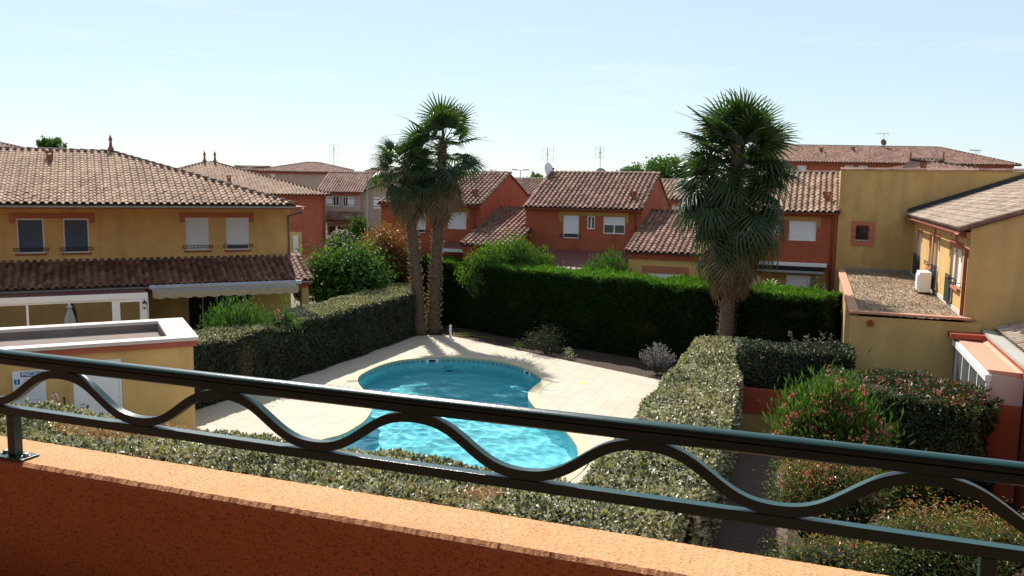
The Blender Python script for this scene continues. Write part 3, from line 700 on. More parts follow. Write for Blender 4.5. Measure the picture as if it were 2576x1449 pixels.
# ================================================================== LEFT YELLOW HOUSE
zE, zLE = 6.07, 2.92
pe = at(755, 705, zLE); tmpf = Fr(pe, LH); LF = Fr(tmpf(0, 2.33, 0), LH)
uR = LF.hit(729, 580)[0]; LF = Fr(LF(uR, 0, 0), LH)     # origin = right-hand wall corner
UL = -15.0
lh = thing('yellow_house', LF(-5, 3, 0), 'yellow two storey house with sandy tiled hip roof left of the pool', 'house')
wins = []
for (xa, ya), (xb, yb) in (((120, 685), (340, 945)), ((472, 685), (678, 940)), ((1398, 678), (1580, 922)), ((1703, 678), (1884, 918))):
    a = LF.hit(*px1(xa, ya)); b = LF.hit(*px1(xb, yb)); wins.append((a[0], b[0], b[1], a[1]))
zj = LF.hit(733, 645)[1]
mb = MB(); mb.wall(LF, UL, 0, 0, 0, zE-.02, wins)
mb.quad(LF(0, 0, 0), LF(0, 10, 0), LF(0, 10, zE-.02), LF(0, 0, zE-.02)); mb.quad(LF(UL, 0, 0), LF(UL, 10, 0), LF(UL, 10, zE-.02), LF(UL, 0, zE-.02)); mb.quad(LF(UL, 10, 0), LF(0, 10, 0), LF(0, 10, zE-.02), LF(UL, 10, zE-.02))
mb.build('wall', M['yellow'], lh)
for i, w_ in enumerate(wins):
    if i < 2: shutter_window(lh, LF, *w_, 0, 1.0, 'bluegrey', guard=.10, label='window with lowered blue grey screen')
    else: shutter_window(lh, LF, *w_, 0, 1.0 if i == 2 else .86, 'whitegrey', guard=.10 if i == 2 else .12, label='window with white roller shutter')
for xa, xb, y0, y1, y2 in ((65, 715, 640, 683, 722), (1355, 1915, 638, 677, 713)):
    a = LF.hit(*px1(xa, y0)); b = LF.hit(*px1(xb, y1)); c = LF.hit(*px1(xa, y2)); z0 = max(wins[0][3], b[1]) if xa < 500 else max(wins[2][3], b[1])
    band(lh, LF, a[0], b[0], z0+.005, a[1], 0, z0-c[1], 'pink', .20)
# main hip roof
C0 = at(745, 516, zE); vE = LF.v(C0); uE = LF.u(C0)
best = None
for a in np.linspace(2, 12, 400):
    p = LF(uE-a, vE+a, 0); d = ray(278, 372); Y = p[1]; x = CAM+d*(Y/d[1])
    e_ = abs(x[0]-p[0])
    if best is None or e_ < best[0]: best = (e_, a, x[2])
aH = best[1]; zRg = at(278, 374, 0)[2] if False else float(dep(278, 384, LF(uE-aH, vE+aH, 0)[1])[2])
sl = np.array([*(LF.n[:2]), (zRg-zE)/aH]); sL = aH*sqrt(1+((zRg-zE)/aH)**2)
O = LF(uE, vE, zE)
roofm = tiled_roof(lh, O, LF.e, sl, [(UL-.3-uE, 0), (0, 0), (-aH, sL), (UL-.3-uE, sL)], .262, .33, 'sand', 300, seen=lambda p: True)
# right-hand hip slope and the back slope (out of sight, closed for the light)
mb = MB(); Hp = LF(uE-aH, vE+aH, zRg); mb.add([LF(uE, vE, zE), LF(uE, vE+2*aH, zE), Hp], [(0, 1, 2)]); mb.quad(LF(uE, vE+2*aH, zE), LF(UL-.3, vE+2*aH, zE), LF(UL-.3, vE+aH, zRg), Hp); mb.build('rear_slope', M['underlay'], lh)
ridge_caps(roofm, LF(uE, vE, zE)+np.array([0, 0, .05]), Hp+np.array([0, 0, .05]), .13, .40)
ridge_caps(roofm, LF(UL-.3, vE+aH, zRg+.05), Hp+np.array([0, 0, .05]), .13, .40)
finial(lh, Hp+np.array([0, 0, .14]), .62)
q = onw(*px1(375, 215), LF(0, vE+aH*.78, 0), LH); zq = zE+(zRg-zE)*.78; roof_vent(lh, [q[0], q[1], zq], .24, .42)
gutter(lh, LF(UL, vE-.07, zE-.06), LF(uE, vE-.07, zE-.06), .075)
mb = MB(); mb.box(LF, UL, .05, vE+.02, 0, zE-.17, zE-.06); mb.build('soffit', M['redpaint'], lh)
pipe(lh, [LF(-.12, vE-.07, zE-.12), LF(-.10, vE-.05, zE-.28), LF(-.06, -.07, zE-.55), LF(-.06, -.07, zj+.05)])
# lower lean-to roof
uL1 = .35; slo = np.array([*LF.n[:2], (zj-zLE)/2.33]); sLn = hypot(2.33, zj-zLE)
low = tiled_roof(lh, LF(uL1, -2.33, zLE), LF.e, slo, [(UL-uL1, 0), (0, 0), (0, sLn), (UL-uL1, sLn)], .262, .33, 'red', 240, name='lower_roof')
MB().box(LF, UL, uL1-.1, -.05, .0, zj-.03, zj+.05).build('flashing', M['concrete'], low)
for k in range(7):
    s0 = k/7.; p = LF(uL1+.02, -2.33+2.33*s0, zLE+(zj-zLE)*s0+.03); q = LF(uL1+.02, -2.33+2.33*(s0+1/7), zLE+(zj-zLE)*(s0+1/7)+.03); 
    ridge_caps(low, p, q, .13, .5, mat='tile_sand')
gutter(low, LF(UL, -2.41, zLE-.05), LF(uL1+.06, -2.41, zLE-.05), .07)
MB().box(LF, UL, uL1-.1, -2.30, -2.16, zLE-.32, zLE-.07).build('fascia', M['redpaint'], lh)
MB().box(LF, UL, .02, -2.16, -.001, zLE-.10, zLE-.07).build('porch_ceiling', M['whitegrey'], lh)
mb = MB(); mb.box(LF, -.02, .26, -2.28, -1.98, 0, zLE-.33); mb.build('porch_pillar', M['yellow_old_shade'], lh)
# porch back wall parts: sliding door and doorway
for xa, xb, mt in ((1530, 1880, 'glass'), (1427, 1530, 'dark')):
    ua = LF.hit(*px1(xa, 1350), -.03)[0]; ub = LF.hit(*px1(xb, 1350), -.03)[0]
    dr = MB().box(LF, ua, ub, -.05, -.005, .05, 2.25).build('patio_door', M[mt], lh)
    if mt == 'glass':
        f_ = MB()
        for uu in (ua, (ua+ub)/2, ub): f_.box(LF, uu-.03, uu+.03, -.075, -.05, .05, 2.25)
        f_.box(LF, ua+.03, ub-.03, -.075, -.052, 2.19, 2.25); f_.build('door_frame', M['grey'], dr)
# awning
va = -2.42; A_ = LF.hit(*px1(1125, 1205), va); B_ = LF.hit(*px1(2272, 1160), va); ua, ub = A_[0], B_[0]
zaw = (LF.hit(*px1(1125, 1195), va)[1]+LF.hit(*px1(2272, 1158), va)[1])/2
aw = thing('awning', LF(ub, va, zaw), 'beige scalloped sun awning below the lean-to roof of the yellow house', 'awning')
MB().box(LF, ua, ub, va-.16, va, zaw-.10, zaw+.06).build('cassette', pm('grey cassette', (.42, .43, .48), .5), aw, bevel=.015)
vb = -3.25; zfb = (LF.hit(*px1(1150, 1235), vb)[1]+LF.hit(*px1(2250, 1190), vb)[1])/2
ua2 = LF.hit(*px1(1150, 1235), vb)[0]; ub2 = LF.hit(*px1(2250, 1190), vb)[0]
MB().add([LF(ua2, va-.1, zaw-.05), LF(ub2, va-.1, zaw-.05), LF(ub2, vb, zfb), LF(ua2, vb, zfb), LF(ua2, va-.1, zaw-.06), LF(ub2, va-.1, zaw-.06), LF(ub2, vb, zfb-.01), LF(ua2, vb, zfb-.01)], [(0, 1, 2, 3), (4, 7, 6, 5), (0, 3, 7, 4), (1, 5, 6, 2)]).build('canopy', M['awning'], aw)
MB().box(LF, ua2, ub2, vb-.04, vb+.03, zfb-.05, zfb+.04).build('front_bar', M['grey'], aw, bevel=.01)
ns = 11; V = []; F_ = []; cols = ns*10
for i in range(cols+1):
    u = ua2+(ub2-ua2)*i/cols; ph = (i % 10)/10.; d = .20+.06*abs(sin(pi*ph))+.0
    vv = vb-.045+.012*sin(i*.9)
    V += [LF(u, vb-.043, zfb-.04), LF(u, vv-.006, zfb-.04-d)]
F_ = [(2*i, 2*i+2, 2*i+3, 2*i+1) for i in range(cols)]
vt = pm('striped valance', (.44, .35, .24), .9, .1, 3); o = MB().add(V, F_).build('valance', M['awning'], aw)
for uu in (ua2+.5, ub2-.5):
    MB().tube([LF(uu, va-.12, zaw-.12), LF(uu+.35, (va+vb)/2, zaw-.2), LF(uu, vb, zfb-.02)], .022, 6).build('folding_arm', M['white'], aw)
# conservatory at the left end
vc = -4.6; zc0 = zLE-.12
uC = LF.hit(*px1(1115, 1255), vc)[0]
zc1 = (LF.hit(*px1(0, 1300), vc)[1]+LF.hit(*px1(1100, 1250), vc)[1])/2
cv = thing('conservatory', LF(-8, vc, 0), 'white framed conservatory with maroon roof panels against the yellow house', 'conservatory')
npan = 7
for k in range(npan):
    a = UL+(uC-UL)*k/npan; b = UL+(uC-UL)*(k+1)/npan
    mb = MB(); P4 = [LF(a+.012, -2.2, zc0), LF(b-.012, -2.2, zc0), LF(b-.012, vc, zc1+.06), LF(a+.012, vc, zc1+.06)]
    mb.prism(P4, (0, 0, -.05)); mb.build('roof_panel', M['maroonroof'], cv)
MB().box(LF, UL, uC, vc-.05, vc+.08, zc1-.16, zc1+.055).build('gutter_beam', M['white'], cv, bevel=.01)
us_ = [LF.hit(*px1(x, 1350), vc)[0] for x in (205, 522, 850)]
us_ = [us_[0]-1.75*k for k in (3, 2, 1)]+us_
zt_ = zc1-.16
for i, u in enumerate(us_): MB().box(LF, u-.035 if i < 5 else u-.02, u+.035 if i < 5 else u+.14, vc-.02, vc+.05, 0, zt_).build('post', M['white'], cv)
ds_ = [LF.hit(*px1(x, 1350), vc)[0] for x in (885, 1075)]
gm = glassmat('conservatory glass', (.018, .022, .018), .02)
for a, b in list(zip(us_, us_[1:])): MB().box(LF, a+.036, b-.036 if b != us_[-1] else b-.021, vc+.01, vc+.02, .12, zt_-.06).build('pane', gm, cv)
for a, b in list(zip(us_, us_[1:])): MB().box(LF, a+.036, b-.021, vc-.01, vc+.04, zt_-.06, zt_).build('top_rail', M['white'], cv)
d_ = MB(); t_ = .09; a, b = ds_[0], ds_[1]
d_.box(LF, a-.02, a+t_, vc-.03, vc+.02, 0, zt_); d_.box(LF, b-t_, b+.16, vc-.03, vc+.02, 0, zt_); d_.box(LF, a+t_, b-t_, vc-.03, vc+.02, zt_-.1, zt_); d_.box(LF, a+t_, b-t_, vc-.03, vc+.02, 0, .1)
dr = d_.build('door', M['white'], cv); MB().box(LF, a+t_, b-t_, vc-.01, vc, .1, zt_-.1).build('pane', gm, dr)
for vv in (-3.4,): MB().box(LF, uC-.02, uC+.02, vc+.06, -2.2, 0, zt_).build('side_panel', M['white'], cv)
MB().box(LF, UL, uC, vc+.1, vc+.2, 0, .6).build('base_wall', M['yellow'], cv)
lp = LF(*[LF.hit(*px1(1095, 1330), vc-.05)[0], vc-.05, LF.hit(*px1(1095, 1330), vc-.05)[1]])
la = thing('wall_lantern', lp, 'small black and white lantern on the conservatory corner', 'lantern')
MB().lathe(lp+np.array([0, -.05, 0]), [(.05, -.10), (.075, .03), (.07, .04)], 8).build('lamp_glass', M['whitegrey'], la); MB().lathe(lp+np.array([0, -.05, 0]), [(.10, .04), (.03, .12), (.012, .16)], 8).build('lamp_cap', M['iron'], la)
MB().lathe(lp+np.array([0, -.05, 0]), [(.03, -.16), (.055, -.10)], 8).build('lamp_base', M['iron'], la)
def closed_parasol(p, top, label):
    o = thing('closed_parasol', p, label, 'parasol'); h = top
    MB().tube([p, p+np.array([0, 0, h])], .022, 8).build('pole', M['grey'], o, True)
    V = []; n_ = 16; lv = [(0, .02), (.10, .08), (.45, .17), (.9, .20), (1.15, .16)]
    for z, r in lv:
        for k in range(n_):
            rr = r*(1 if k % 2 else .62); V.append(p+np.array([rr*cos(2*pi*k/n_), rr*sin(2*pi*k/n_), h-z]))
    MB().add(V, [(i*n_+k, i*n_+(k+1) % n_, (i+1)*n_+(k+1) % n_, (i+1)*n_+k) for i in range(len(lv)-1) for k in range(n_)]).build('canopy', pm('grey parasol cloth', (.30, .31, .34), .9, .08, 4), o)
    MB().lathe(p+np.array([0, 0, h-.03]), [(.09, 0), (.10, .03), (.02, .12)], 10).build('cap', M['grey'], o)
    MB().lathe(p, [(.25, 0), (.25, .06), (.04, .09)], 14).build('foot', M['concrete'], o)
pp = LF(LF.hit(175, 780, -5.6)[0], -5.6, 0); closed_parasol(pp, LF.hit(175, 776, -5.6)[1]+.05, 'closed grey parasol in front of the conservatory glass')

# ================================================================== POOL HOUSE
zP = 2.68
PH = Fr(at(*px4(1500, 328), zP), 28.0)
ph = thing('pool_house', PH(-3, 1.5, 0), 'flat roofed yellow pool house with white coping on the left', 'pool house')
w2 = PH.v(at(*px4(1375, 182), zP)); uo = .14
da = PH.hit(*px4(545, 600), .12); db = PH.hit(*px4(915, 490), .12)
dz = db[1]
UPH = -9.
mb = MB(); mb.wall(PH, UPH, -uo, .12, 0, zP-.12, [(da[0], db[0], .03, dz)], .1)
mb.quad(PH(-uo, .12, 0), PH(-uo, w2-.12, 0), PH(-uo, w2-.12, zP-.12), PH(-uo, .12, zP-.12)); mb.quad(PH(UPH, w2-.12, 0), PH(-uo, w2-.12, 0), PH(-uo, w2-.12, zP-.12), PH(UPH, w2-.12, zP-.12))
mb.build('wall', M['yellow'], ph)
dr = MB().box(PH, da[0]+.004, db[0]-.004, .15, .20, .03, dz-.004).build('door', M['white'], ph)
f_ = MB(); f_.box(PH, da[0]+.01, da[0]+.07, .13, .149, .03, dz-.01); f_.box(PH, db[0]-.07, db[0]-.01, .13, .149, .03, dz-.01); f_.box(PH, da[0]+.07, db[0]-.07, .13, .149, dz-.07, dz-.01); f_.build('door_frame', M['white'], dr)
MB().tube([PH(da[0]+.16, .10, 1.05), PH(da[0]+.28, .10, 1.05)], .012, 6).build('handle', M['grey'], dr)
mb = MB(); mb.box(PH, UPH, -.05, .05, .119, zP-.26, zP-.1); mb.box(PH, -uo, -.05, .119, w2-.05, zP-.26, zP-.1); mb.build('cornice', M['orange_dull'], ph)
mb = MB(); cw = .42
mb.box(PH, UPH, 0, 0, cw, zP-.1, zP); mb.box(PH, UPH, 0, w2-cw, w2, zP-.1, zP); mb.box(PH, -cw-.35, 0, cw, w2-cw, zP-.1, zP-.001); mb.build('coping', M['copingwhite'], ph, bevel=.01)
mb = MB(); mb.box(PH, UPH, -cw-.36, cw, w2-cw, zP-.42, zP-.30); mb.build('roof_felt', M['membrane'], ph)
mb = MB(); mb.box(PH, UPH, -cw-.35, cw, cw+.012, zP-.3, zP-.10); mb.box(PH, UPH, -cw-.35, w2-cw-.012, w2-cw, zP-.3, zP-.10); mb.box(PH, -cw-.362, -cw-.35, cw, w2-cw, zP-.3, zP-.10); mb.build('upstand', M['membrane'], ph)
for k in range(1, 7): MB().box(PH, -1.0*k-cw, -1.0*k-cw+.03, cw+.02, w2-cw-.02, zP-.30, zP-.292).build('felt_seam', M['membrane'], ph)
# sign board PISCINE
vS = .10
sa = PH.hit(*px4(90, 590), vS); sb = PH.hit(*px4(340, 575), vS); su0, su1, sz1 = sa[0], sb[0], (sa[1]+sb[1])/2; sz0 = sz1-1.12
sg = thing('pool_sign', PH((su0+su1)/2, vS, sz0), 'white PISCINE rules board with blue header on the pool house wall', 'sign')
MB().box(PH, su0, su1, vS-.012, vS+.012, sz0, sz1).build('board', M['signwhite'], sg)
W_ = su1-su0; hx = lambda f: su0+W_*f
MB().box(PH, hx(.245), hx(.955), vS-.017, vS-.013, sz1-.165, sz1-.035).build('header', M['bluesign'], sg)
MB().box(PH, hx(.05), hx(.22), vS-.016, vS-.013, sz1-.34, sz1-.21).build('pictogram', M['bluesign'], sg)
g_ = MB(); uc_, zc_ = hx(.135), sz1-.275; g_.box(PH, uc_-.012, uc_+.012, vS-.019, vS-.0165, zc_-.045, zc_+.015); g_.box(PH, uc_-.011, uc_+.011, vS-.019, vS-.0165, zc_+.022, zc_+.044); g_.build('pictogram_figure', M['signwhite'], sg)
cu = bpy.data.curves.new('lettering', 'FONT'); cu.body = 'PISCINE'; cu.size = 1; cu.extrude = .004; cu.align_x = 'CENTER'; cu.align_y = 'CENTER'; cu.offset = .012
to = bpy.data.objects.new('lettering_tmp', cu); COL.objects.link(to); bpy.context.view_layer.update()
me = bpy.data.meshes.new_from_object(to.evaluated_get(bpy.context.evaluated_depsgraph_get())); bpy.data.objects.remove(to); me.name = 'lettering'; me.materials.append(M['signwhite'])
wl = max(v.co.x for v in me.vertices)-min(v.co.x for v in me.vertices); sc = W_*.62/wl
tl = bpy.data.objects.new('lettering', me); COL.objects.link(tl); tl.parent = sg
mt = Matrix(((PH.e[0], 0, -PH.n[0]), (PH.e[1], 0, -PH.n[1]), (0, 1, 0))).to_4x4() @ Matrix.Scale(sc, 4)
mt.translation = Vector(PH((hx(.245)+hx(.955))/2, vS-.0185, sz1-.10)-wpos(sg)); tl.matrix_local = mt
g_ = MB()
for k, (a, b) in enumerate(((.30, .50), (.56, .80), (.30, .44), (.52, .72))): g_.box(PH, hx(a), hx(b), vS-.016, vS-.013, sz1-.235-.07*(k//2), sz1-.222-.07*(k//2))
g_.build('red_print', M['redprint'], sg)
g_ = MB()
for k in range(9): g_.box(PH, hx(.08), hx(.3+.6*random.random()), vS-.015, vS-.013, sz1-.42-.045*k, sz1-.413-.045*k)
g_.build('text_lines', M['greyprint'], sg)
for r_ in range(2):
    for k in range(5):
        uc_, zc_ = hx(.19+.155*k), sz0+.20-r_*.125; ring = [(cos(2*pi*i/16), sin(2*pi*i/16)) for i in range(16)]
        g_ = MB(); g_.add([PH(uc_+x*.045, vS-.0145, zc_+z*.045) for x, z in ring]+[PH(uc_+x*.036, vS-.0145, zc_+z*.036) for x, z in ring], [(i, (i+1) % 16, 16+(i+1) % 16, 16+i) for i in range(16)])
        g_.add([PH(uc_+x, vS-.0148, zc_+z) for x, z in ((-.030, .024), (-.024, .030), (.030, -.024), (.024, -.030))], [(0, 1, 2, 3)]); g_.build('prohibition_mark', M['redprint'], sg)
# chrome shower spout and hose post by the wall
sp = PH(PH.hit(*px4(395, 750), -.35)[0], -.35, 0); zs = PH.hit(*px4(395, 750), -.35)[1]
sh = thing('shower_spout', sp, 'bent chrome tube standing beside the PISCINE sign', 'shower')
MB().tube([sp, sp+np.array([0, 0, zs-.15]), sp+np.array([.01, 0, zs-.03]), sp+np.array([.05, 0, zs]), sp+np.array([.11, -.02, zs-.04]), sp+np.array([.24, -.05, zs-.45])], .02, 8).build('tube', M['chrome'], sh, True)
MB().lathe(sp, [(.09, 0), (.09, .015), (.03, .03)], 12).build('foot', M['chrome'], sh)
pq = PH(PH.hit(*px4(485, 790), -.25)[0], -.25, 0); zq = PH.hit(*px4(485, 788), -.25)[1]
st = thing('green_stake', pq, 'dark green plastic stake left of the pool house door', 'stake'); MB().tube([pq, pq+np.array([0, 0, zq])], .025, 8).build('shaft', pm('green plastic', (.03, .09, .02), .6), st); MB().lathe(pq+np.array([0, 0, zq]), [(.032, -.02), (.032, .01), (.01, .02)], 8).build('cap', M['iron'], st)
# ================================================================== ROW OF ORANGE HOUSES BEHIND THE BIG HEDGE
LC = np.array([12.74, 32.5])*K
CF = Fr(LC, B)
zg = 0.0
def gable_house(name, label, uL, uR, zE, depth, zRg, windows, bandspec, mat='orange', bandmat='band_yellow', nind=300, kind='red', vents=(), v0=0., cat='house'):
    h = thing(name, CF((uL+uR)/2, v0+depth/2, 0), label, cat)
    holes = [w[:4] for w in windows]; mb = MB(); mb.wall(CF, uL, uR, v0, 0, zE-.05, holes)
    vm = v0+depth/2; zs = zE-.05
    for u in (uL, uR): mb.add([CF(u, v0, 0), CF(u, v0+depth, 0), CF(u, v0+depth, zs), CF(u, vm, zRg-.09), CF(u, v0, zs)], [(0, 1, 2, 3, 4)])
    mb.quad(CF(uL, v0+depth, 0), CF(uR, v0+depth, 0), CF(uR, v0+depth, zs), CF(uL, v0+depth, zs)); mb.build('wall', M[mat], h)
    oh, og = .28, .07; rise = (zRg-zE)/(depth/2); sl = np.array([*CF.n[:2], rise]); Ls = (depth/2+oh)*sqrt(1+rise*rise)
    r1 = tiled_roof(h, CF(uL-og, v0-oh, zE-oh*rise), CF.e, sl, [(0, 0), (uR-uL+2*og, 0), (uR-uL+2*og, Ls), (0, Ls)], .258, .34, kind, nind)
    mb = MB(); mb.prism([CF(uL-og, v0+depth+oh, zE-oh*rise), CF(uR+og, v0+depth+oh, zE-oh*rise), CF(uR+og, vm, zRg-.005), CF(uL-og, vm, zRg-.005)], (0, 0, -.06)); mb.build('rear_slope', M['tilej_'+kind], h)
    ridge_caps(r1, CF(uL-og, vm, zRg+.05), CF(uR+og, vm, zRg+.05), .12, .40)
    ridge_caps(r1, CF(uR+og-.03, v0-oh, zE-oh*rise+.05), CF(uR+og-.03, vm, zRg+.05), .10, .36, mat='tile_'+kind)
    gutter(h, CF(uL-og, v0-oh-.06, zE-oh*rise-.05), CF(uR+og, v0-oh-.06, zE-oh*rise-.05), .055, 'redgutter')
    MB().box(CF, uL, uR, v0-.16, v0-.001, zE-.26, zE-.09).build('cornice', M['redpaint'], h)
    for w in windows: shutter_window(h, CF, *w[:4], v0, w[4], 'whitegrey', sill=w[5], guard=w[6] if len(w) > 6 else False)
    if bandspec: band(h, CF, *bandspec[:4], v0, bandspec[4], bandmat, .17)
    for (x, y) in vents:
        p = onw(x, y, CF(0, v0+.9, 0), B); roof_vent(h, [p[0], p[1], zE+.9*rise-.02], .22, .40)
    return h, r1
def wr(q0, q1, drop, sill=False, guard=False, v=0, px=px2):
    a = CF.hit(*px(*q0), v); b = CF.hit(*px(*q1), v); return (a[0], b[0], b[1], a[1], drop, sill, guard)
# house with the dish (middle)
h2L = CF.hit(*px2(1392, 1040))[0]; h2R = CF.hit(*px2(2268, 1040))[0]
W2 = [wr((1675, 1020), (1790, 1197), .80, False, .08), wr((1855, 1025), (1912, 1126), .0), wr((1978, 1030), (2138, 1165), .45)]
bb = CF.hit(*px2(1645, 990)); bc = CF.hit(*px2(2170, 1050)); zl2 = max(w[3] for w in W2)
h2, r2 = gable_house('orange_house', 'orange house with satellite dish and television aerials on its tiled roof', h2L, h2R, 6.06, 7.9, 7.72, W2, (bb[0], bc[0], zl2+.01, bb[1], .30), vents=[px2(2205, 910)])
pipe(h2, [CF(h2R-.3, -.33, 5.9), CF(h2R-.3, -.05, 5.6), CF(h2R-.3, -.05, 1.0)], .04, 'redgutter')
# house at the left, partly behind the palms
h1L = CF.hit(*px2(300, 1040))[0]; h1R = CF.hit(*px2(1052, 1040))[0]
W1 = [wr((800, 995), (942, 1127), 1.0), wr((520, 990), (635, 1155), .86, False, .06)]
bb = CF.hit(*px2(480, 965)); bc = CF.hit(*px2(966, 1025)); zl1 = max(w[3] for w in W1)
h1, r1 = gable_house('orange_house', 'orange house half hidden behind the pair of palms', h1L, h1R, 6.06, 8.6, 7.68, W1, (bb[0], bc[0], zl1+.01, zl1+.22, .30), vents=[px2(1010, 885)])
pipe(h1, [CF(h1R-.35, -.33, 5.9), CF(h1R-.35, -.05, 5.6), CF(h1R-.35, -.05, 1.0)], .04, 'redgutter')
# house at the right, behind the tall palm
h4R = CF.hit(*px3(1160, 1200))[0]; h4L = CF.hit(*px3(330, 1200))[0]
W4 = [wr((805, 1060), (1003, 1217), 1.0, px=px3), wr((560, 1060), (738, 1170), 1.0, px=px3)]
bb = CF.hit(*px3(500, 1030)); bc = CF.hit(*px3(1040, 1090)); zl4 = max(w[3] for w in W4)
h4, r4 = gable_house('orange_house', 'orange house joined to the tall yellow wall, awning cassette below its window', h4L, h4R, 6.16, 7.4, 7.85, W4, (bb[0], bc[0], zl4+.01, zl4+.2, .28), kind='sand', vents=[px3(1085, 925)])
pipe(h4, [CF(h4R-.18, -.33, 6.0), CF(h4R-.18, -.05, 5.7), CF(h4R-.18, -.05, 1.0)], .05, 'redgutter')
# ground-floor strip of the right house: ochre wall band, shutters, awning cassettes
a = CF.hit(*px3(480, 1425), -.02); b = CF.hit(*px3(1020, 1449), -.02)
MB().box(CF, a[0]-1.5, h4R-.35, -.04, -.001, .05, a[1]-.02).build('lower_wall', M['band_yellow'], h4)
for xa, xb in ((400, 585), (782, 965)):
    ua = CF.hit(*px6(xa, 270), -.05)[0]; q = CF.hit(*px6(xb, 270), -.05); g_ = MB(); n_ = 30
    for k in range(n_):
        z0 = .1+(q[1]-.1)*k/n_; z1 = .1+(q[1]-.1)*(k+.94)/n_; g_.add([CF(ua, -.075, z0), CF(q[0], -.075, z0), CF(q[0], -.088, (z0+z1)/2), CF(ua, -.088, (z0+z1)/2), CF(q[0], -.075, z1), CF(ua, -.075, z1)], [(0, 1, 2, 3), (3, 2, 4, 5)])
    g_.build('roller_shutter', M['whitegrey'], h4)
a = CF.hit(*px3(525, 1375), -.2); b = CF.hit(*px3(1087, 1400), -.2); zc_ = (a[1]+b[1])/2
aw2 = thing('awning', CF(b[0], -.2, zc_-.3), 'rolled grey awning cassette on the orange house beside the yellow wall', 'awning')
MB().box(CF, a[0], b[0], -.24, -.02, zc_-.10, zc_+.07).build('cassette', M['white'], aw2, bevel=.02); MB().box(CF, a[0], b[0]-.1, -.40, -.26, zc_-.40, zc_-.29).build('front_bar', M['grey'], aw2, bevel=.015); MB().box(CF, a[0]+.02, b[0]-.12, -.37, -.1, zc_-.30, zc_-.14).build('rolled_cloth', M['dark'], aw2)
# lean-to link roofs between the houses
def link_roof(name, label, uL, uR, vE, zE, vT, zT, uext, wallmat, kind='red', nind=200):
    h = thing(name, CF((uL+uR)/2, vE+.3, 0), label, 'annex'); sl = np.array([*CF.n[:2], (zT-zE)/(vT-vE)]); Ls = hypot(vT-vE, zT-zE)
    s0 = Ls*(-vE-.05)/(vT-vE)
    poly = [(0, 0), (uR-uL+uext, 0), (uR-uL+uext, s0), (uR-uL, s0), (uR-uL, Ls), (0, Ls)]
    r = tiled_roof(h, CF(uL, vE, zE), CF.e, sl, poly, .262, .34, kind, nind)
    ridge_caps(r, CF(uL, vT, zT+.05), CF(uR, vT, zT+.05), .12, .4)
    ridge_caps(r, CF(uL+.02, vE, zE+.05), CF(uL+.02, -.05, zE+(zT-zE)*(-vE-.05)/(vT-vE)+.05), .11, .36, mat='tile_'+kind)
    MB().box(CF, uL+.12, uR+uext-.1, vE+.18, -.001, 0, zE-.22).build('wall', M[wallmat], h)
    MB().box(CF, uL+.08, uR+uext-.06, vE+.10, vE+.2, zE-.30, zE-.06).build('fascia', M['redpaint'], h)
    mb = MB(); mb.quad(CF(uL+.03, -.02, zE+(zT-zE)*(-vE)/(vT-vE)+.12), CF(uL+.03, vT, zT+.12), CF(uL+.03, vT, zT-.02), CF(uL+.03, -.02, zE+(zT-zE)*(-vE)/(vT-vE)-.02)); mb.build('flashing', M['gutter'], h)
    mb = MB(); mb.quad(CF(uL, vT, zT-.05), CF(uR, vT, zT-.05), CF(uR, 6.5, zE), CF(uL, 6.5, zE)); mb.build('rear_slope', M['underlay'], h)
    return h, r
l1, _ = link_roof('porch_annex', 'orange annex with tiled lean-to roof between the two left orange houses', h1R, h2L, -2.75, 4.08, 3.0, 5.73, .35, 'orange')
u2 = h2R
l2, _ = link_roof('garage_annex', 'ochre garage annex with tiled lean-to roof and pale door behind the hedge', u2, h4L+.02, -3.6, 4.13, 2.5, 5.80, .6, 'yellow', nind=260)
a = CF.hit(*px5(2318, 250), -3.43); b = CF.hit(*px5(2565, 255), -3.43)
gd = MB(); n_ = 8; zt_ = a[1]
for k in range(n_): gd.box(CF, a[0], b[0], -3.47, -3.425, .02+(zt_-.02)*k/n_, .02+(zt_-.02)*(k+.97)/n_)
gd.build('garage_door', M['whitegrey'], l2)
band(l2, CF, a[0]-.32, b[0]+.32, zt_+.02, zt_+.34, -3.42, .9, 'pink', .28)
# flat maroon awning roofs in front of the orange houses
ua_ = CF.hit(*px2(740, 1290), -1.2)[0]
for nm, uu0, uu1, z1, dv, dz, lab in (('pergola_roof', h2L+.3, h2R-.35, CF.hit(*px2(1560, 1275), -.05)[1], 3.0, .75, 'maroon sloping canopy in front of the orange house with the dish'), ('pergola_roof', ua_, h1R-.2, CF.hit(*px2(820, 1292), -1.2)[1]+.42, 1.2, .32, 'maroon canopy with white edge below the house behind the palms')):
    t_ = thing(nm, CF(uu0, -dv, 0), lab, 'canopy')
    mb = MB(); mb.prism([CF(uu0, -.05, z1), CF(uu1, -.05, z1), CF(uu1, -dv, z1-dz), CF(uu0, -dv, z1-dz)], (0, 0, -.05)); mb.build('roof_panel', M['maroonroof'], t_)
    MB().box(CF, uu0, uu1, -dv-.06, -dv+.02, z1-dz-.13, z1-dz+.03).build('edge_beam', M['white'], t_)
    for uu in (uu0+.05, uu1-.11): MB().box(CF, uu, uu+.06, -dv-.04, -dv+.02, 0, z1-dz-.13).build('post', M['white'], t_)
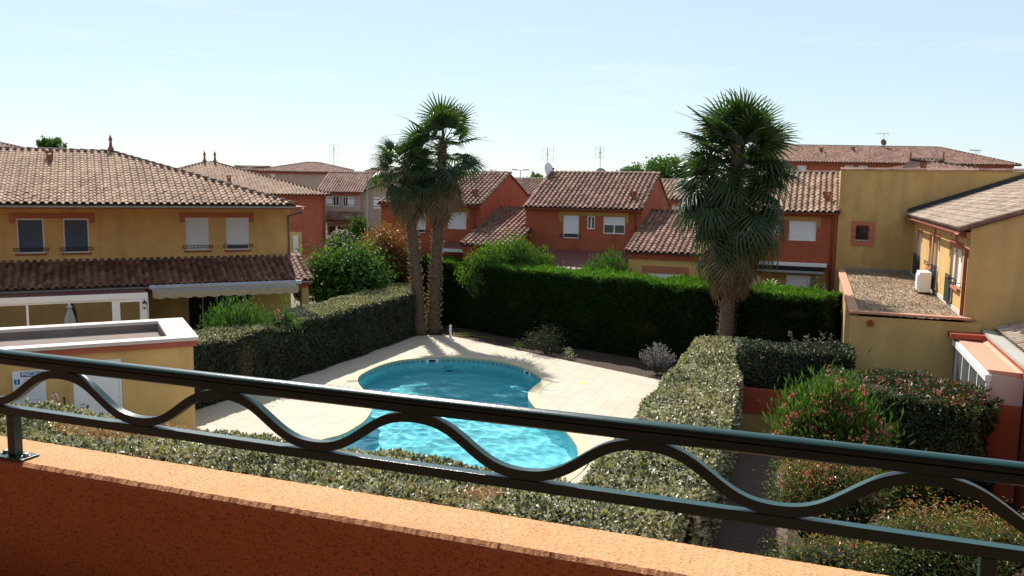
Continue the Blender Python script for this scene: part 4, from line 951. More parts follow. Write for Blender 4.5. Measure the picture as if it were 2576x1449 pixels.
# ------------------------------------------------------------------ tall yellow wall building
yw = thing('yellow_building', CF(6, 2, 0), 'tall yellow rendered building wall with one small barred window', 'building')
uY0 = h4R+.02; ztop = 6.8*K
a = CF.hit(*px3(1310, 1098)); b = CF.hit(*px3(1397, 1216)); hole = (a[0], b[0], b[1], a[1])
vY = -.05
mb = MB(); mb.wall(CF, uY0, uY0+13, vY, 0, ztop, [hole], .2)
mb.quad(CF(uY0, vY, 0), CF(uY0, 9, 0), CF(uY0, 9, ztop), CF(uY0, vY, ztop)); mb.quad(CF(uY0, 9, 0), CF(uY0+13, 9, 0), CF(uY0+13, 9, ztop), CF(uY0, 9, ztop)); mb.quad(CF(uY0+13, vY, 0), CF(uY0+13, 9, 0), CF(uY0+13, 9, ztop), CF(uY0+13, vY, ztop))
mb.quad(CF(uY0, vY, ztop), CF(uY0+13, vY, ztop), CF(uY0+13, 9, ztop), CF(uY0, 9, ztop)); mb.build('wall', M['yellow_old_shade'], yw)
for k in range(26):
    MB().prism([CF(uY0+k*.5-.03, vY-.06, ztop+.01), CF(uY0+k*.5+.49, vY-.06, ztop+.005), CF(uY0+k*.5+.49, vY+.14, ztop+.09), CF(uY0+k*.5-.03, vY+.14, ztop+.095)], (0, 0, .035)).build('coping_tile', M['tile_red'], yw)
c0 = CF.hit(*px3(1277, 1062)); c1 = CF.hit(*px3(1443, 1255))
mb = MB(); mb.box(CF, c0[0], hole[0], vY-.025, vY+.01, c1[1], c0[1]); mb.box(CF, hole[1], c1[0], vY-.025, vY+.01, c1[1], c0[1]); mb.box(CF, hole[0], hole[1], vY-.025, vY+.01, hole[3], c0[1]); mb.box(CF, hole[0], hole[1], vY-.025, vY+.01, c1[1], hole[2]); mb.build('window_surround', M['pink'], yw)
wn = MB().box(CF, hole[0], hole[1], .10, .13, hole[2], hole[3]).build('window', M['glass'], yw)
g_ = MB()
for z in (hole[2]+.25*(hole[3]-hole[2]), hole[2]+.75*(hole[3]-hole[2])): g_.box(CF, hole[0]-.08, hole[1]+.08, vY-.05, vY-.03, z-.012, z+.012)
for k in range(3): u = hole[0]+(hole[1]-hole[0])*(k+.5)/3; g_.box(CF, u-.01, u+.01, vY-.045, vY-.027, hole[2]-.03, hole[3]+.03)
g_.build('window_bars', M['iron'], wn); MB().box(CF, hole[0]+.01, hole[1]-.01, vY-.02, .1, hole[2]+.002, hole[2]+.05).build('sill', M['concrete'], wn)
# ------------------------------------------------------------------ annex with gravel roof
zG = 3.5
AL = at(2140, 785, zG); AF = Fr(AL, B)
RWp = at(2425, 800, zG); uA = AF.u(RWp); vBk = AF.v(CF(3, vY, 0))
an = thing('gravel_roof_annex', AF(uA/2, 5, 0), 'single storey yellow annex with flat gravel roof beside the hedge', 'annex')
mb = MB(); mb.wall(AF, 0, uA+.4, 0, 0, zG-.10); mb.quad(AF(0, 0, 0), AF(0, vBk-.02, 0), AF(0, vBk-.02, zG-.1), AF(0, 0, zG-.1)); mb.quad(AF(uA+.4, 0, 0), AF(uA+.4, vBk, 0), AF(uA+.4, vBk, zG-.1), AF(uA+.4, 0, zG-.1)); mb.build('wall', M['yellow_old_shade'], an)
mb = MB(); mb.box(AF, -.05, uA+.15, -.05, .20, zG-.03, zG+.04); mb.box(AF, -.05, .24, .20, vBk-.05, zG-.12, zG+.038); mb.build('coping', pm('salmon coping', (.52, .25, .155), .85, .08, 2, .15, 60), an, bevel=.01)
def gravelmat():
    m = bpy.data.materials.new('loose roof gravel'); m.use_nodes = True; t = m.node_tree; b = t.nodes['Principled BSDF']; b.inputs['Roughness'].default_value = .95
    ge = N(t, 'ShaderNodeNewGeometry'); v = N(t, 'ShaderNodeTexVoronoi'); v.inputs['Scale'].default_value = 16; t.links.new(ge.outputs['Position'], v.inputs['Vector'])
    se = N(t, 'ShaderNodeSeparateColor'); t.links.new(v.outputs['Color'], se.inputs[0]); r = ramp(t, [(0, (.22, .15, .10)), (.5, (.38, .27, .175)), (1, (.52, .40, .28))]); t.links.new(se.outputs[0], r.inputs[0])
    no = N(t, 'ShaderNodeTexNoise'); no.inputs['Scale'].default_value = 1.2; t.links.new(ge.outputs['Position'], no.inputs['Vector']); r2 = ramp(t, [(.35, (.75, .72, .7)), (.65, (1, 1, 1))]); t.links.new(no.outputs['Fac'], r2.inputs[0])
    mx = N(t, 'ShaderNodeMixRGB', blend_type='MULTIPLY'); mx.inputs[0].default_value = 1; t.links.new(r.outputs[0], mx.inputs[1]); t.links.new(r2.outputs[0], mx.inputs[2]); t.links.new(mx.outputs[0], b.inputs['Base Color'])
    bp = N(t, 'ShaderNodeBump'); bp.inputs['Strength'].default_value = 1; bp.inputs['Distance'].default_value = .035; bp.invert = True; t.links.new(v.outputs['Distance'], bp.inputs['Height']); t.links.new(bp.outputs[0], b.inputs['Normal'])
    return m
nu, nv = 60, 120; V = []; F_ = []
for i in range(nu+1):
    for j in range(nv+1):
        u = .22+(uA+.3-.22)*i/nu; v = .18+(vBk-.03-.18)*j/nv; V.append(AF(u, v, zG-.06+.02*sin(u*2.1+v)*sin(v*1.7)+rng.normal(0, .008)))
F_ = [(i*(nv+1)+j, (i+1)*(nv+1)+j, (i+1)*(nv+1)+j+1, i*(nv+1)+j+1) for i in range(nu) for j in range(nv)]
gv = npmesh('gravel', V, F_, gravelmat(), an, kind='stuff', smooth=True)
n_ = 9000; pu = rng.uniform(.25, uA-.02, n_); pv_ = rng.uniform(.22, vBk-.1, n_); P = AF.o+np.outer(pu, AF.e)+np.outer(pv_, AF.n); P[:, 2] = zG-.045
Vl, Fl = leafgeo(P, rdir(n_)*np.array([1, 1, .3]), np.tile([0, 0, 1.], (n_, 1)), rng.uniform(.03, .07, n_), rng.uniform(.02, .05, n_), .4)
npmesh('pebbles', Vl, Fl, tilemat('pebble', [(0, (.24, .17, .11)), (.6, (.42, .31, .21)), (1, (.58, .47, .35))], False), gv, np.repeat(rng.random(n_), 4), 'stuff')
MB().box(AF, .25, uA+.2, vBk-.12, vBk-.02, zG-.05, zG+.08).build('flashing_strip', M['gutter'], an)
p = AF.hit(*px6(1415, 622)); MB().tube([AF(p[0], -.001, p[1]), AF(p[0], -.09, p[1]-.02)], .09, 12).build('wall_vent', M['redpaint'], an)
# ------------------------------------------------------------------ right house standing on the annex
RH = Fr(RWp, R)                                       # u runs away from the camera, v<0 into the house
uN = 0.; uF = RH.u(CF(RH.u(CF(3, 0, 0))*0+3, vY, 0)); zRE = 5.17*K
rh = thing('yellow_house', RH(4, -2.5, zG), 'yellow house with pale monopitch tiled roof above the gravel terrace', 'house')
def rw(q0, q1): a = RH.hit(*pxr(*q0)); b = RH.hit(*pxr(*q1)); return (min(a[0], b[0]), max(a[0], b[0]), min(a[1], b[1]), max(a[1], b[1]))
zl = 4.57*K
ops = []
for xa, ya, xb, yb, z0 in ((553, 400, 606, 425, 3.02*K), (612, 440, 690, 465, 3.60*K), (368, 310, 410, 330, 3.02*K), (290, 285, 325, 300, 3.60*K), (140, 230, 188, 250, 3.02*K)):
    a = RH.hit(*pxr(xa, ya)); b = RH.hit(*pxr(xb, yb)); ops.append((b[0], a[0], z0, zl))
slope = .36
# the wall is drawn with v pointing into the house
RI = Fr(RWp, R); RI.n = -RI.n
mb = MB(); mb.wall(RI, 0, uF+1, 0, zG-.2, zRE, ops, .14)
mb.add([RI(0, 0, zG-.6), RI(0, 8, zG-.6), RI(0, 8, zRE+8*slope), RI(0, 0, zRE)], [(0, 1, 2, 3)])
wl_ = mb.build('wall', M['yellow'], rh)
GW = MB(); GW.add([RI(-.012, -.003, zG-1.2), RI(-.012, 8, zG-1.2), RI(-.012, 8, zRE+8*slope-.02), RI(-.012, -.003, zRE-.02)], [(0, 1, 2, 3)]); GW.build('gable_wall', M['yellow_old_shade'], rh)
for i, (a, b, z0, z1) in enumerate(ops):
    door = z0 < 3.3*K
    f_ = MB(); t_ = .05; d = .06
    f_.box(RI, a, a+t_, d, d+.05, z0, z1); f_.box(RI, b-t_, b, d, d+.05, z0, z1); f_.box(RI, a+t_, b-t_, d, d+.05, z1-t_, z1); f_.box(RI, a+t_, b-t_, d, d+.05, z0, z0+t_)
    nm = f_.build('french_door' if door else 'window', M['white'], rh)
    g_ = MB(); n_ = 26
    for k in range(n_):
        za = z0+t_+(z1-z0-2*t_)*k/n_; zb_ = z0+t_+(z1-z0-2*t_)*(k+.95)/n_; g_.box(RI, a+t_, b-t_, d+.02, d+.04, za, zb_)
    g_.build('roller_shutter', M['whitegrey'], nm)
    if door:
        g_ = MB(); zt_ = z0+.70*K
        for z in (zt_, zt_+.10, z0+.08): g_.box(RI, a-.06, b+.06, -.11, -.085, z, z+.025)
        for k in range(6): u = a-.05+(b-a+.1)*k/5; g_.box(RI, u-.008, u+.008, -.105, -.09, zt_+.025, zt_+.10)
        for u in (a-.05, b+.03): g_.box(RI, u, u+.02, -.10, .0, zt_+.05, zt_+.07); 
        for u in (a-.06, b+.04): g_.box(RI, u, u+.02, -.108, -.088, z0+.09, zt_+.01)
        g_.build('guard_rail', M['iron'], nm); MB().box(RI, a-.05, b+.05, -.10, -.093, z0+.1, zt_).build('privacy_screen', pm('dark green screen', (.012, .03, .025), .6), nm)
    else:
        g_ = MB()
        for z in (z0+.12, z0+.24): g_.box(RI, a-.12, b+.12, -.14, -.115, z, z+.025)
        for u in (a-.11, b+.09): g_.box(RI, u, u+.02, -.12, 0, z0+.16, z0+.18); g_.box(RI, u, u+.02, -.137, -.118, z0+.12, z0+.25)
        g_.build('guard_rail', M['iron'], nm); MB().box(RI, a-.08, b+.08, -.09, .03, z0-.08, z0-.004).build('sill', M['pink'], nm)
for q in ((140, 195), (290, 420), (550, 710)):
    ua = RH.hit(*pxr(q[1], 300))[0]; ub = RH.hit(*pxr(q[0], 300))[0]
    band(rh, RI, ua, ub, zl+.005, 4.75*K, 0, .35, 'pink', .10)
MB().box(RI, 0, uF, -.03, .0, zG-.04, zG+.09).build('plinth_strip', M['copingwhite'], rh)
sl = np.array([*RI.n[:2], slope]); Ls = 8.2*sqrt(1+slope**2); oh = .30
tiled_roof(rh, RI(-.10, -oh, zRE-oh*slope+.05), RI.e, sl, [(0, 0), (uF+.1, 0), (uF+.1, Ls), (0, Ls)], .262, .34, 'pale', 300)
vg = MB(); vg.prism([RI(-.13, -oh-.02, zRE-oh*slope+.02), RI(-.13, 8, zRE+8*slope+.02), RI(-.13, 8, zRE+8*slope+.12), RI(-.13, -oh-.02, zRE-oh*slope+.12)], RI.e*.05); vg.build('verge_board', M['tile_red'], rh)
gutter(rh, RI(-.1, -oh-.07, zRE-oh*slope-.02), RI(uF, -oh-.07, zRE-oh*slope-.02), .075, 'redgutter')
MB().box(RI, -.0, uF, -.10, -.001, zRE-.30, zRE-.12).build('cornice', M['pink'], rh)
MB().prism([RI(uF-.14, -oh, zRE-oh*slope+.1), RI(uF-.14, 8, zRE+8*slope+.1), RI(uF-.14, 8, zRE+8*slope+.36), RI(uF-.14, -oh, zRE-oh*slope+.36)], RI.e*.10).build('flashing', M['slate_edge'], rh)
pipe(rh, [RI(.02, -oh-.07, zRE-.22), RI(.06, -.30, zRE-.42), RI(.10, -.06, zRE-.62), RI(.10, -.06, zG+.05)], .05, 'redgutter')
upk = RH.hit(*pxr(350, 400))[0]; pipe(rh, [RI(upk, -.06, zRE-.25), RI(upk, -.06, zG+.1)], .045, 'pinkpipe')
# ------------------------------------------------------------------ air conditioner on the gravel
a = at(*pxr(140, 988), zG-.02); b = at(*pxr(250, 996), zG-.02); AC = Fr(a, R); dv = -np.hypot(*(b-a)[:2])
ac = thing('air_conditioner', a, 'white outdoor air conditioner standing on the gravel roof', 'air conditioner')
u0, u1, v0, v1 = -.05, .85, -.38, 0.; hh = .70
MB().box(AC, u0, u1, v0, v1, zG+.03, zG+.03+hh).build('casing', M['white'], ac, bevel=.015)
MB().box(AC, u0+.05, u1-.05, v0+.02, v0+.10, zG-.06, zG+.03).build('foot', M['iron'], ac); MB().box(AC, u0+.05, u1-.05, v1-.10, v1-.02, zG-.06, zG+.03).build('foot', M['iron'], ac)
MB().box(AC, u0+.1, u0+.65, v1+.002, v1+.05, zG+.12, zG+.12+hh*.75).build('fan_grille', M['whitegrey'], ac); MB().box(AC, u0+.66, u0+.88, v1, v1+.03, zG+.2, zG+.6).build('service_cover', M['grey'], ac)
# ================================================================== LOW BUILDING AT THE RIGHT EDGE
def pxz(x, y): s_ = 840/2254.; return ((3000+x*s_)/1.49068, (1200+y*s_)/1.49068)
zcg = 2.88
SB = Fr(at(*pxz(1515, 172), zcg), R); SB.n = -SB.n       # v runs into the house (to the right)
cs = thing('conservatory', SB(-2, .8, 0), 'white conservatory with salmon roof against the annex wall', 'conservatory')
ucn = SB.u(at(*pxz(1815, 566), zcg))
# slanted salmon roof
p1 = onw(*pxz(1770, 130), SB(0, .75, 0), R); zrb = float(p1[2])
vb_ = .75
MB().prism([SB(.0, .06, zcg+.10), SB(ucn+.1, .06, zcg+.10), SB(ucn+.1, vb_, zrb), SB(0, vb_, zrb)], (0, 0, -.07)).build('roof_panel', M['salmonroof'], cs)
for u in (-.03, ucn+.1): MB().prism([SB(u, .03, zcg+.10), SB(u, vb_, zrb+.0), SB(u, vb_, zrb+.05), SB(u, .03, zcg+.15)], SB.e*.05).build('roof_edge', M['salmonroof'], cs)
MB().prism([SB(0, vb_-.12, zrb-.01), SB(ucn+.1, vb_-.12, zrb-.01), SB(ucn+.1, vb_+.02, zrb+.05), SB(0, vb_+.02, zrb+.05)], (0, 0, .03)).build('top_flashing', M['salmonroof'], cs)
MB().box(SB, ucn, .05, -.03, .10, zcg-.12, zcg+.05).build('gutter_beam', M['white'], cs, bevel=.015)
npo = 6; ups = [ucn+.04+(0-ucn-.08)*k/(npo-1) for k in range(npo)]
for u in ups: MB().box(SB, u-.035, u+.035, .0, .07, 0, zcg-.12).build('post', M['white'], cs)
for a, b in zip(ups, ups[1:]):
    MB().box(SB, a+.036, b-.036, .03, .04, .1, zcg-.13).build('pane', glassmat('pale glass', (.10, .11, .10), .03), cs); MB().box(SB, a+.036, b-.036, .01, .06, 0, .1).build('bottom_rail', M['white'], cs)
MB().prism([SB(ucn+.02, .02, zcg-.62), SB(ucn+.02, vb_, zcg-.62), SB(ucn+.02, vb_, zrb-.07), SB(ucn+.02, .02, zcg+.06)], SB.e*.05).build('end_panel', pm('off white render', (.56, .46, .42), .9, .06, 2, .2, 80), cs)
MB().box(SB, ucn+.025, ucn+.2, .075, vb_, 0, zcg-.62).build('end_wall', M['orange'], cs)
sb = thing('orange_annex', SB(-3, 3, 0), 'low orange annex with pale tiled roof cut by the right edge', 'annex')
zev = zrb+.22; ve = vb_+.05
u_far = SB.u(AF(0, -.02, 0)+np.array([4.5, -1.6, 0]))
u_far = .55
MB().wall(SB, -14, u_far, ve, 0, zev-.02).build('wall', M['orange'], sb)
gz = MB(); gz.box(SB, -14, u_far-.1, ve-.10, ve+.32, zev-.05, zev+.03); gz.build('zinc_gutter', pm('zinc sheet', (.42, .40, .36), .6, .06, 1, metal=.2), sb)
MB().box(SB, -14, u_far-.12, ve-.07, ve-.001, zev-.30, zev-.06).build('fascia', M['orange'], sb)
sl = np.array([*SB.n[:2], .30]); Ls = 5.0
tiled_roof(sb, SB(-14, ve+.26, zev+.06), SB.e, sl, [(0, 0), (14+u_far-.4, 0), (14+u_far-.4, Ls), (0, Ls)], .262, .34, 'pale', 300)
MB().prism([SB(u_far-.32, ve, zev-.1), SB(u_far-.32, ve+5, zev+1.4), SB(u_far-.32, ve+5, zev+1.62), SB(u_far-.32, ve, zev+.12)], SB.e*.10).build('flashing', M['slate_edge'], sb)
a = AF(uA-.15, -.22, zcg+.05); MB().box(AF, uA-.40, uA+.5, -.5, -.002, zcg+.12, zcg+.26).build('cornice', M['redpaint'], an)
# covered barbecue in the shade below
bq = at(2490, 1185, 0); cbq = thing('covered_barbecue', bq, 'dark covered barbecue in the shade by the orange wall', 'barbecue')
MB().lathe(bq, [(.42, .02), (.44, .3), (.43, .7), (.46, .78), (.45, .95), (.36, 1.12), (.2, 1.22), (.02, 1.25)], 16).build('cover', pm('black cover cloth', (.018, .02, .022), .8, .2, 6), cbq, True)
MB().lathe(bq, [(.2, 0), (.2, .03)], 12).build('base', M['iron'], cbq)

# ================================================================== FAR BUILDINGS
def far_house(name, label, fr, uL, uR, dp, zE, zR, mat, wins=(), hipL=True, hipR=True, kind='sand', oh=.4, fin=False, wd=.28, shut='whitegrey', vents=(), z0=0., nind=0):
    h = thing(name, fr((uL+uR)/2, dp/2, 0), label, 'house')
    mb = MB(); mb.wall(fr, uL, uR, 0, z0, zE-.05, [w[:4] for w in wins], .12)
    for u in (uL, uR): mb.add([fr(u, 0, z0), fr(u, dp, z0), fr(u, dp, zE-.05), fr(u, dp/2, (zR if not (hipL if u == uL else hipR) else zE)-.06), fr(u, 0, zE-.05)], [(0, 1, 2, 3, 4)])
    mb.quad(fr(uL, dp, z0), fr(uR, dp, z0), fr(uR, dp, zE-.05), fr(uL, dp, zE-.05)); mb.build('wall', M[mat], h)
    a, b = uL-oh, uR+oh; hd = dp/2+oh; rise = (zR-zE)/hd; k = sqrt(1+rise*rise); ze = zE
    hl = hd if hipL else 0; hr_ = hd if hipR else 0
    r = tiled_roof(h, fr(a, -oh, ze), fr.e, np.array([*fr.n[:2], rise]), [(0, 0), (b-a, 0), (b-a-hr_, hd*k), (hl, hd*k)], wd, .40, kind, nind)
    for hip, uu, sg, hh in ((hipR, b, -1, hr_), (hipL, a, 1, hl)):
        if hip: tiled_roof(h, fr(uu, -oh if sg < 0 else dp+oh, ze), fr.n*(1 if sg < 0 else -1), np.array([*(fr.e[:2]*sg), rise]), [(0, 0), (2*hd, 0), (hd, hd*k)], wd, .40, kind, 0)
    MB().quad(fr(a, dp+oh, ze), fr(b, dp+oh, ze), fr(b-hr_, dp/2, zR), fr(a+hl, dp/2, zR)).build('rear_slope', M['tilej_'+kind], h)
    e = np.array([0, 0, .06]); ridge_caps(r, fr(a+hl, dp/2, zR)+e, fr(b-hr_, dp/2, zR)+e, .14, .42, True)
    if hipR: ridge_caps(r, fr(b, -oh, ze)+e, fr(b-hr_, dp/2, zR)+e, .14, .42, True)
    if hipL: ridge_caps(r, fr(a, -oh, ze)+e, fr(a+hl, dp/2, zR)+e, .14, .42, True)
    if fin:
        if hipL: finial(h, fr(a+hl, dp/2, zR+.1), fin)
        if hipR: finial(h, fr(b-hr_, dp/2, zR+.1), fin)
    gutter(h, fr(a, -oh-.08, ze-.06), fr(b, -oh-.08, ze-.06), .08, 'redgutter'); MB().box(fr, uL, uR, -.2, -.002, zE-.3, zE-.08).build('cornice', M['pink'], h)
    for w in wins: shutter_window(h, fr, *w[:4], 0, w[4], shut, sill=False)
    for u, v in vents: roof_vent(h, fr(u, v, zE+(v+oh)*rise), .3, .5)
    return h
# brick red house just right of the yellow house
p = dep(820, 640, 76.); HB = Fr(p, LH-4); uLb = HB.hit(460, 500)[0]
zeb = HB.hit(822, 490)[1]
bd = None
for dp_ in np.linspace(8, 40, 200):
    hd_ = dp_/2+.5; q_ = HB(.5-hd_, dp_/2, 8.); v_ = q_-CAM; xx = 1288+FPX*(v_@rt)/(v_@fw)
    if bd is None or abs(xx-541) < bd[0]: bd = (abs(xx-541), dp_, hd_)
dpb, hdb = bd[1], bd[2]; uLf = HB.hit(515, 410, dpb/2)[0]
hb = far_house('red_house', 'brick red rendered house with double finial roof behind the yellow house', HB, uLf-hdb+.5, 0, dpb, zeb, HB.hit(541, 410, dpb/2)[1], 'orange_dull', [], True, True, 'sand', .5, 1.0, .30, vents=[(-14, 4.5), (-8, 3.2)])
pipe(hb, [HB(-.2, -.55, zeb-.1), HB(-.15, -.08, zeb-.7), HB(-.15, -.08, 0)], .08, 'redgutter')
dA = HB.hit(737, 595)[0]; dB = HB.hit(750, 640)[0]; zt_ = HB.hit(745, 592)[1]
MB().box(HB, dA-.3, dB+.35, -.05, -.002, 0, zt_+.3).build('door_surround', M['yellow'], hb); dr = MB().box(HB, dA, dB, -.10, -.055, 0, zt_).build('door', M['white'], hb); MB().box(HB, dB-.25, dB-.15, -.14, -.105, 1.0, 1.1).build('handle', M['iron'], dr)
# white glazed porch on its right side
GP = Fr(HB(.05, .3, 0), LH-4); gq = thing('glazed_porch', GP(1.2, 0, 0), 'white framed glazed porch with sloping tiled roof beside the red house', 'porch')
zpt = 3.6; mb = MB(); mb.prism([GP(.0, -.3, zpt), GP(3.4, -.3, zpt-1.2), GP(3.4, 3, zpt-1.2), GP(0, 3, zpt)], (0, 0, -.15)); mb.build('roof', M['tilej_red'], gq)
for u, z in ((.06, zpt-.2), (1.0, zpt-.55), (1.95, zpt-.9), (2.85, zpt-1.15)): MB().box(GP, u-.07, u+.07, -.05, .07, 0, z).build('post', M['white'], gq)
MB().box(GP, .1, 2.9, -.04, .06, 2.05, 2.2).build('transom', M['white'], gq); MB().box(GP, .14, 2.78, 0, .02, .05, 2.05).build('pane', M['glass'], gq)
MB().box(GP, 2.92, 3.25, -.1, .3, 0, zpt-1.3).build('pier', M['orange_dull'], gq)
# beige house with open white shutters (two wings)
def pxc(x, y): s_ = 480/1739.; return ((1080+x*s_)/1.49068, (560+y*s_)/1.49068)
p = dep(*pxc(975, 600), 88.); HC = Fr(p, -2)
zec = HC.hit(*pxc(900, 585))[1]
def cw(q0, q1): a = HC.hit(*pxc(*q0)); b = HC.hit(*pxc(*q1)); return (a[0], b[0], b[1], a[1])
wa, wb_ = cw((610, 640), (690, 770)), cw((745, 645), (812, 778))
hc = far_house('beige_house', 'beige rendered house with open white shutters beyond the street', HC, HC.hit(*pxc(430, 600))[0], 0, 10, zec, HC.hit(*pxc(700, 320), 5)[1], 'beige', [(*wa, 0), (*wb_, 0)], False, False, 'red', .35, False, .28)
for a, b, w_ in ((515, 600, wa), (815, 900, wb_)):
    ua, ub = HC.hit(*pxc(a, 700))[0], HC.hit(*pxc(b, 700))[0]; hinged_shutter(hc, HC, ua, ub, w_[2], w_[3], 0)
ug = HC.hit(*pxc(1345, 600), 0)[0]
HD = Fr(HC(.02, .8, 0), -2); zed = HD.hit(*pxc(1280, 470), 0)[1]
mb = MB(); uu1 = HD.hit(*pxc(1350, 600))[0]; zg0 = HD.hit(*pxc(1000, 590))[1]; zg1 = HD.hit(*pxc(1275, 470))[1]; ugm = HD.hit(*pxc(1275, 470))[0]
wg = thing('beige_house', HD(2, 4, 0), 'beige gable end with one closed white shutter beside the street lamp', 'house')
mb.add([HD(0, 0, 0), HD(2*ugm, 0, 0), HD(2*ugm, 0, zg0), HD(ugm, 0, zg1), HD(0, 0, zg0)], [(0, 1, 2, 3, 4)]); mb.quad(HD(0, 0, 0), HD(0, 10, 0), HD(0, 10, zg0), HD(0, 0, zg0)); mb.quad(HD(2*ugm, 0, 0), HD(2*ugm, 10, 0), HD(2*ugm, 10, zg0), HD(2*ugm, 0, zg0)); mb.build('wall', M['beige'], wg)
rz = (zg1-zg0)/ugm
for sg in (0, 1):
    o_ = HD(-.3, 10, zg0+.05-.3*rz) if sg == 0 else HD(2*ugm+.3, -.3, zg0+.05-.3*rz); Lq = (ugm+.3)*sqrt(1+rz*rz)
    tiled_roof(wg, o_, -HD.n if sg == 0 else HD.n, np.array([*(HD.e[:2]*(1 if sg == 0 else -1)), rz]), [(0, 0), (10.3, 0), (10.3, Lq), (0, Lq)], .28, .4, 'red', 0)
a = HD.hit(*pxc(1162, 650)); b = HD.hit(*pxc(1258, 805)); hinged_shutter(wg, HD, a[0], b[0], b[1], a[1], 0)
pipe(wg, [HD(-.1, -.1, zg0-.2), HD(-.1, -.1, 1)], .07, 'redgutter')
a = HC.hit(*pxc(500, 835), -1); b = HC.hit(*pxc(1000, 860), -1)
tiled_roof(hc, HC(a[0], -2.4, a[1]-.9), HC.e, np.array([*HC.n[:2], .33]), [(0, 0), (b[0]-a[0], 0), (b[0]-a[0], 2.5), (0, 2.5)], .28, .4, 'red', 0, name='porch_roof')
MB().box(HC, a[0]+.2, a[0]+4.6, -.05, -.002, .3, 2.4).build('patio_door', M['glass'], hc)
# tall beige house behind it
p = dep(640, 500, 112.); HE = Fr(p, 8)
zz = HE.hit(740, 432)[1]
far_house('beige_house', 'larger beige house with hipped terracotta roof on the skyline', HE, HE.hit(645, 440)[0], HE.hit(905, 440)[0], 12, zz, HE.hit(715, 408, 6)[1], 'beige', [(*[HE.hit(680, 440)[0], HE.hit(692, 440)[0]], HE.hit(685, 446)[1], HE.hit(685, 437)[1], 1.0)], True, True, 'red', .5, False, .32)
p = dep(590, 500, 140.); HG = Fr(p, 5); far_house('beige_house', 'most distant low hipped roof peeping between the finials and the beige house', HG, HG.hit(588, 440)[0], HG.hit(650, 440)[0], 10, HG.hit(610, 428)[1], HG.hit(610, 418, 5)[1], 'beige', [], True, True, 'red', .5, False, .4)
p = dep(900, 500, 125.); HH = Fr(p, -4); far_house('beige_house', 'distant tiled roof just left of the palms', HH, HH.hit(905, 440)[0], HH.hit(1010, 440)[0], 12, HH.hit(950, 436)[1], HH.hit(955, 424, 6)[1], 'beige', [], True, True, 'sand', .5, False, .4)
# roof far left behind the yellow house
p = dep(0, 420, 70.); HI = Fr(p, LH); far_house('yellow_house', 'tiled roof with small finial rising behind the yellow house at the left edge', HI, HI.hit(-260, 400)[0], HI.hit(140, 400)[0], 9, HI.hit(60, 392)[1], HI.hit(71, 362, 4.5)[1], 'yellow', [], True, True, 'red', .4, .8, .32)
# houses behind the orange row
p = CF(h1R+1, 22, 0); HJ = Fr(p, B)
far_house('orange_house', 'orange house in the second row, its roof showing between the two left orange houses', HJ, HJ.hit(1215, 500)[0], HJ.hit(1490, 500)[0], 9, HJ.hit(1370, 492)[1], HJ.hit(1340, 451, 4.5)[1], 'orange', [], False, False, 'red', .3)
p = CF(h2R+1, 15, 0); HK = Fr(p, B)
a = HK.hit(1690, 508); b = HK.hit(1712, 531)
far_house('orange_house', 'orange house in the second row showing right of the dish house', HK, HK.hit(1560, 500)[0], HK.hit(1790, 500)[0], 9, HK.hit(1690, 502)[1], HK.hit(1680, 455, 4.5)[1], 'orange', [(a[0], b[0], b[1], a[1], 1.0)], False, False, 'sand', .3)
# long three storey block far right
p = dep(2000, 450, 100.); HL = Fr(p, -2)
zel = HL.hit(2050, 408)[1]; wl_ = []
for x in (1982, 2017, 2136, 2171, 2276, 2310, 2420): 
    a = HL.hit(x-11, 416); b = HL.hit(x+11, 441); wl_.append((a[0], b[0], b[1], a[1], .92))
far_house('apartment_block', 'long terracotta roofed apartment block on the skyline at the right', HL, HL.hit(1965, 430)[0], HL.hit(2548, 430)[0], 12, zel, HL.hit(2200, 369, 6)[1], 'orange_dull', wl_, False, True, 'red', .6, False, .34, vents=[(4, 3.5), (8, 4), (30, 3)])
# hipped roof with finials just behind the yellow wall
p = dep(2270, 430, 62.); HM = Fr(p, -6)
far_house('villa', 'hipped roof with two finials just above the tall yellow wall', HM, HM.hit(2265, 430)[0], HM.hit(2520, 430)[0], 9.5, HM.hit(2400, 429)[1]-.2, HM.hit(2405, 404, 5)[1], 'orange', [], True, True, 'red', .4, .55, .30, vents=[(1.8, 1.0)])

# ================================================================== AERIALS, DISHES, LAMPS
def aerial(base, h, label, kind='panel', az=0, s=1., panels=1):
    t_ = thing('television_aerial', base, label, 'aerial'); f = Fr(base, az); z = base[2]
    MB().tube([base, base+np.array([0, 0, h])], .022*s, 6).build('mast', M['grey'], t_)
    if kind == 'panel':
        for sg in (-1, 1):
            g_ = MB(); zc_ = z+h-.35*s+sg*.27*s
            for k in range(5):
                zz = zc_+(k-2)*.09*s; g_.box(f, -.38*s, .38*s, .10*s, .10*s+.008*s, zz-.004*s, zz+.004*s)
            for u in (-.38, 0, .38): g_.box(f, u*s-.007*s, u*s+.007*s, .10*s, .112*s, zc_-.2*s, zc_+.2*s)
            g_.box(f, -.01*s, .01*s, .0, .10*s, zc_-.01, zc_+.01); g_.build('reflector', M['grey'], t_)
        MB().box(f, -.05*s, .05*s, -.06*s, .1*s, z+h-.42*s, z+h-.30*s).build('junction_box', M['white'], t_)
    else:
        g_ = MB(); g_.box(f, -.7*s, .5*s, -.012, .012, z+h-.05*s, z+h-.03*s)
        for k in range(8): u = -.65*s+k*.15*s; l = .16*s if k < 6 else .26*s; g_.box(f, u-.008, u+.008, -l, l, z+h-.03*s, z+h-.012*s); g_.box(f, u-.006, u+.006, -.01, .01, z+h-.2*s*(k > 5)-.1*s, z+h+.1*s)
        g_.build('yagi', M['grey'], t_)
    return t_
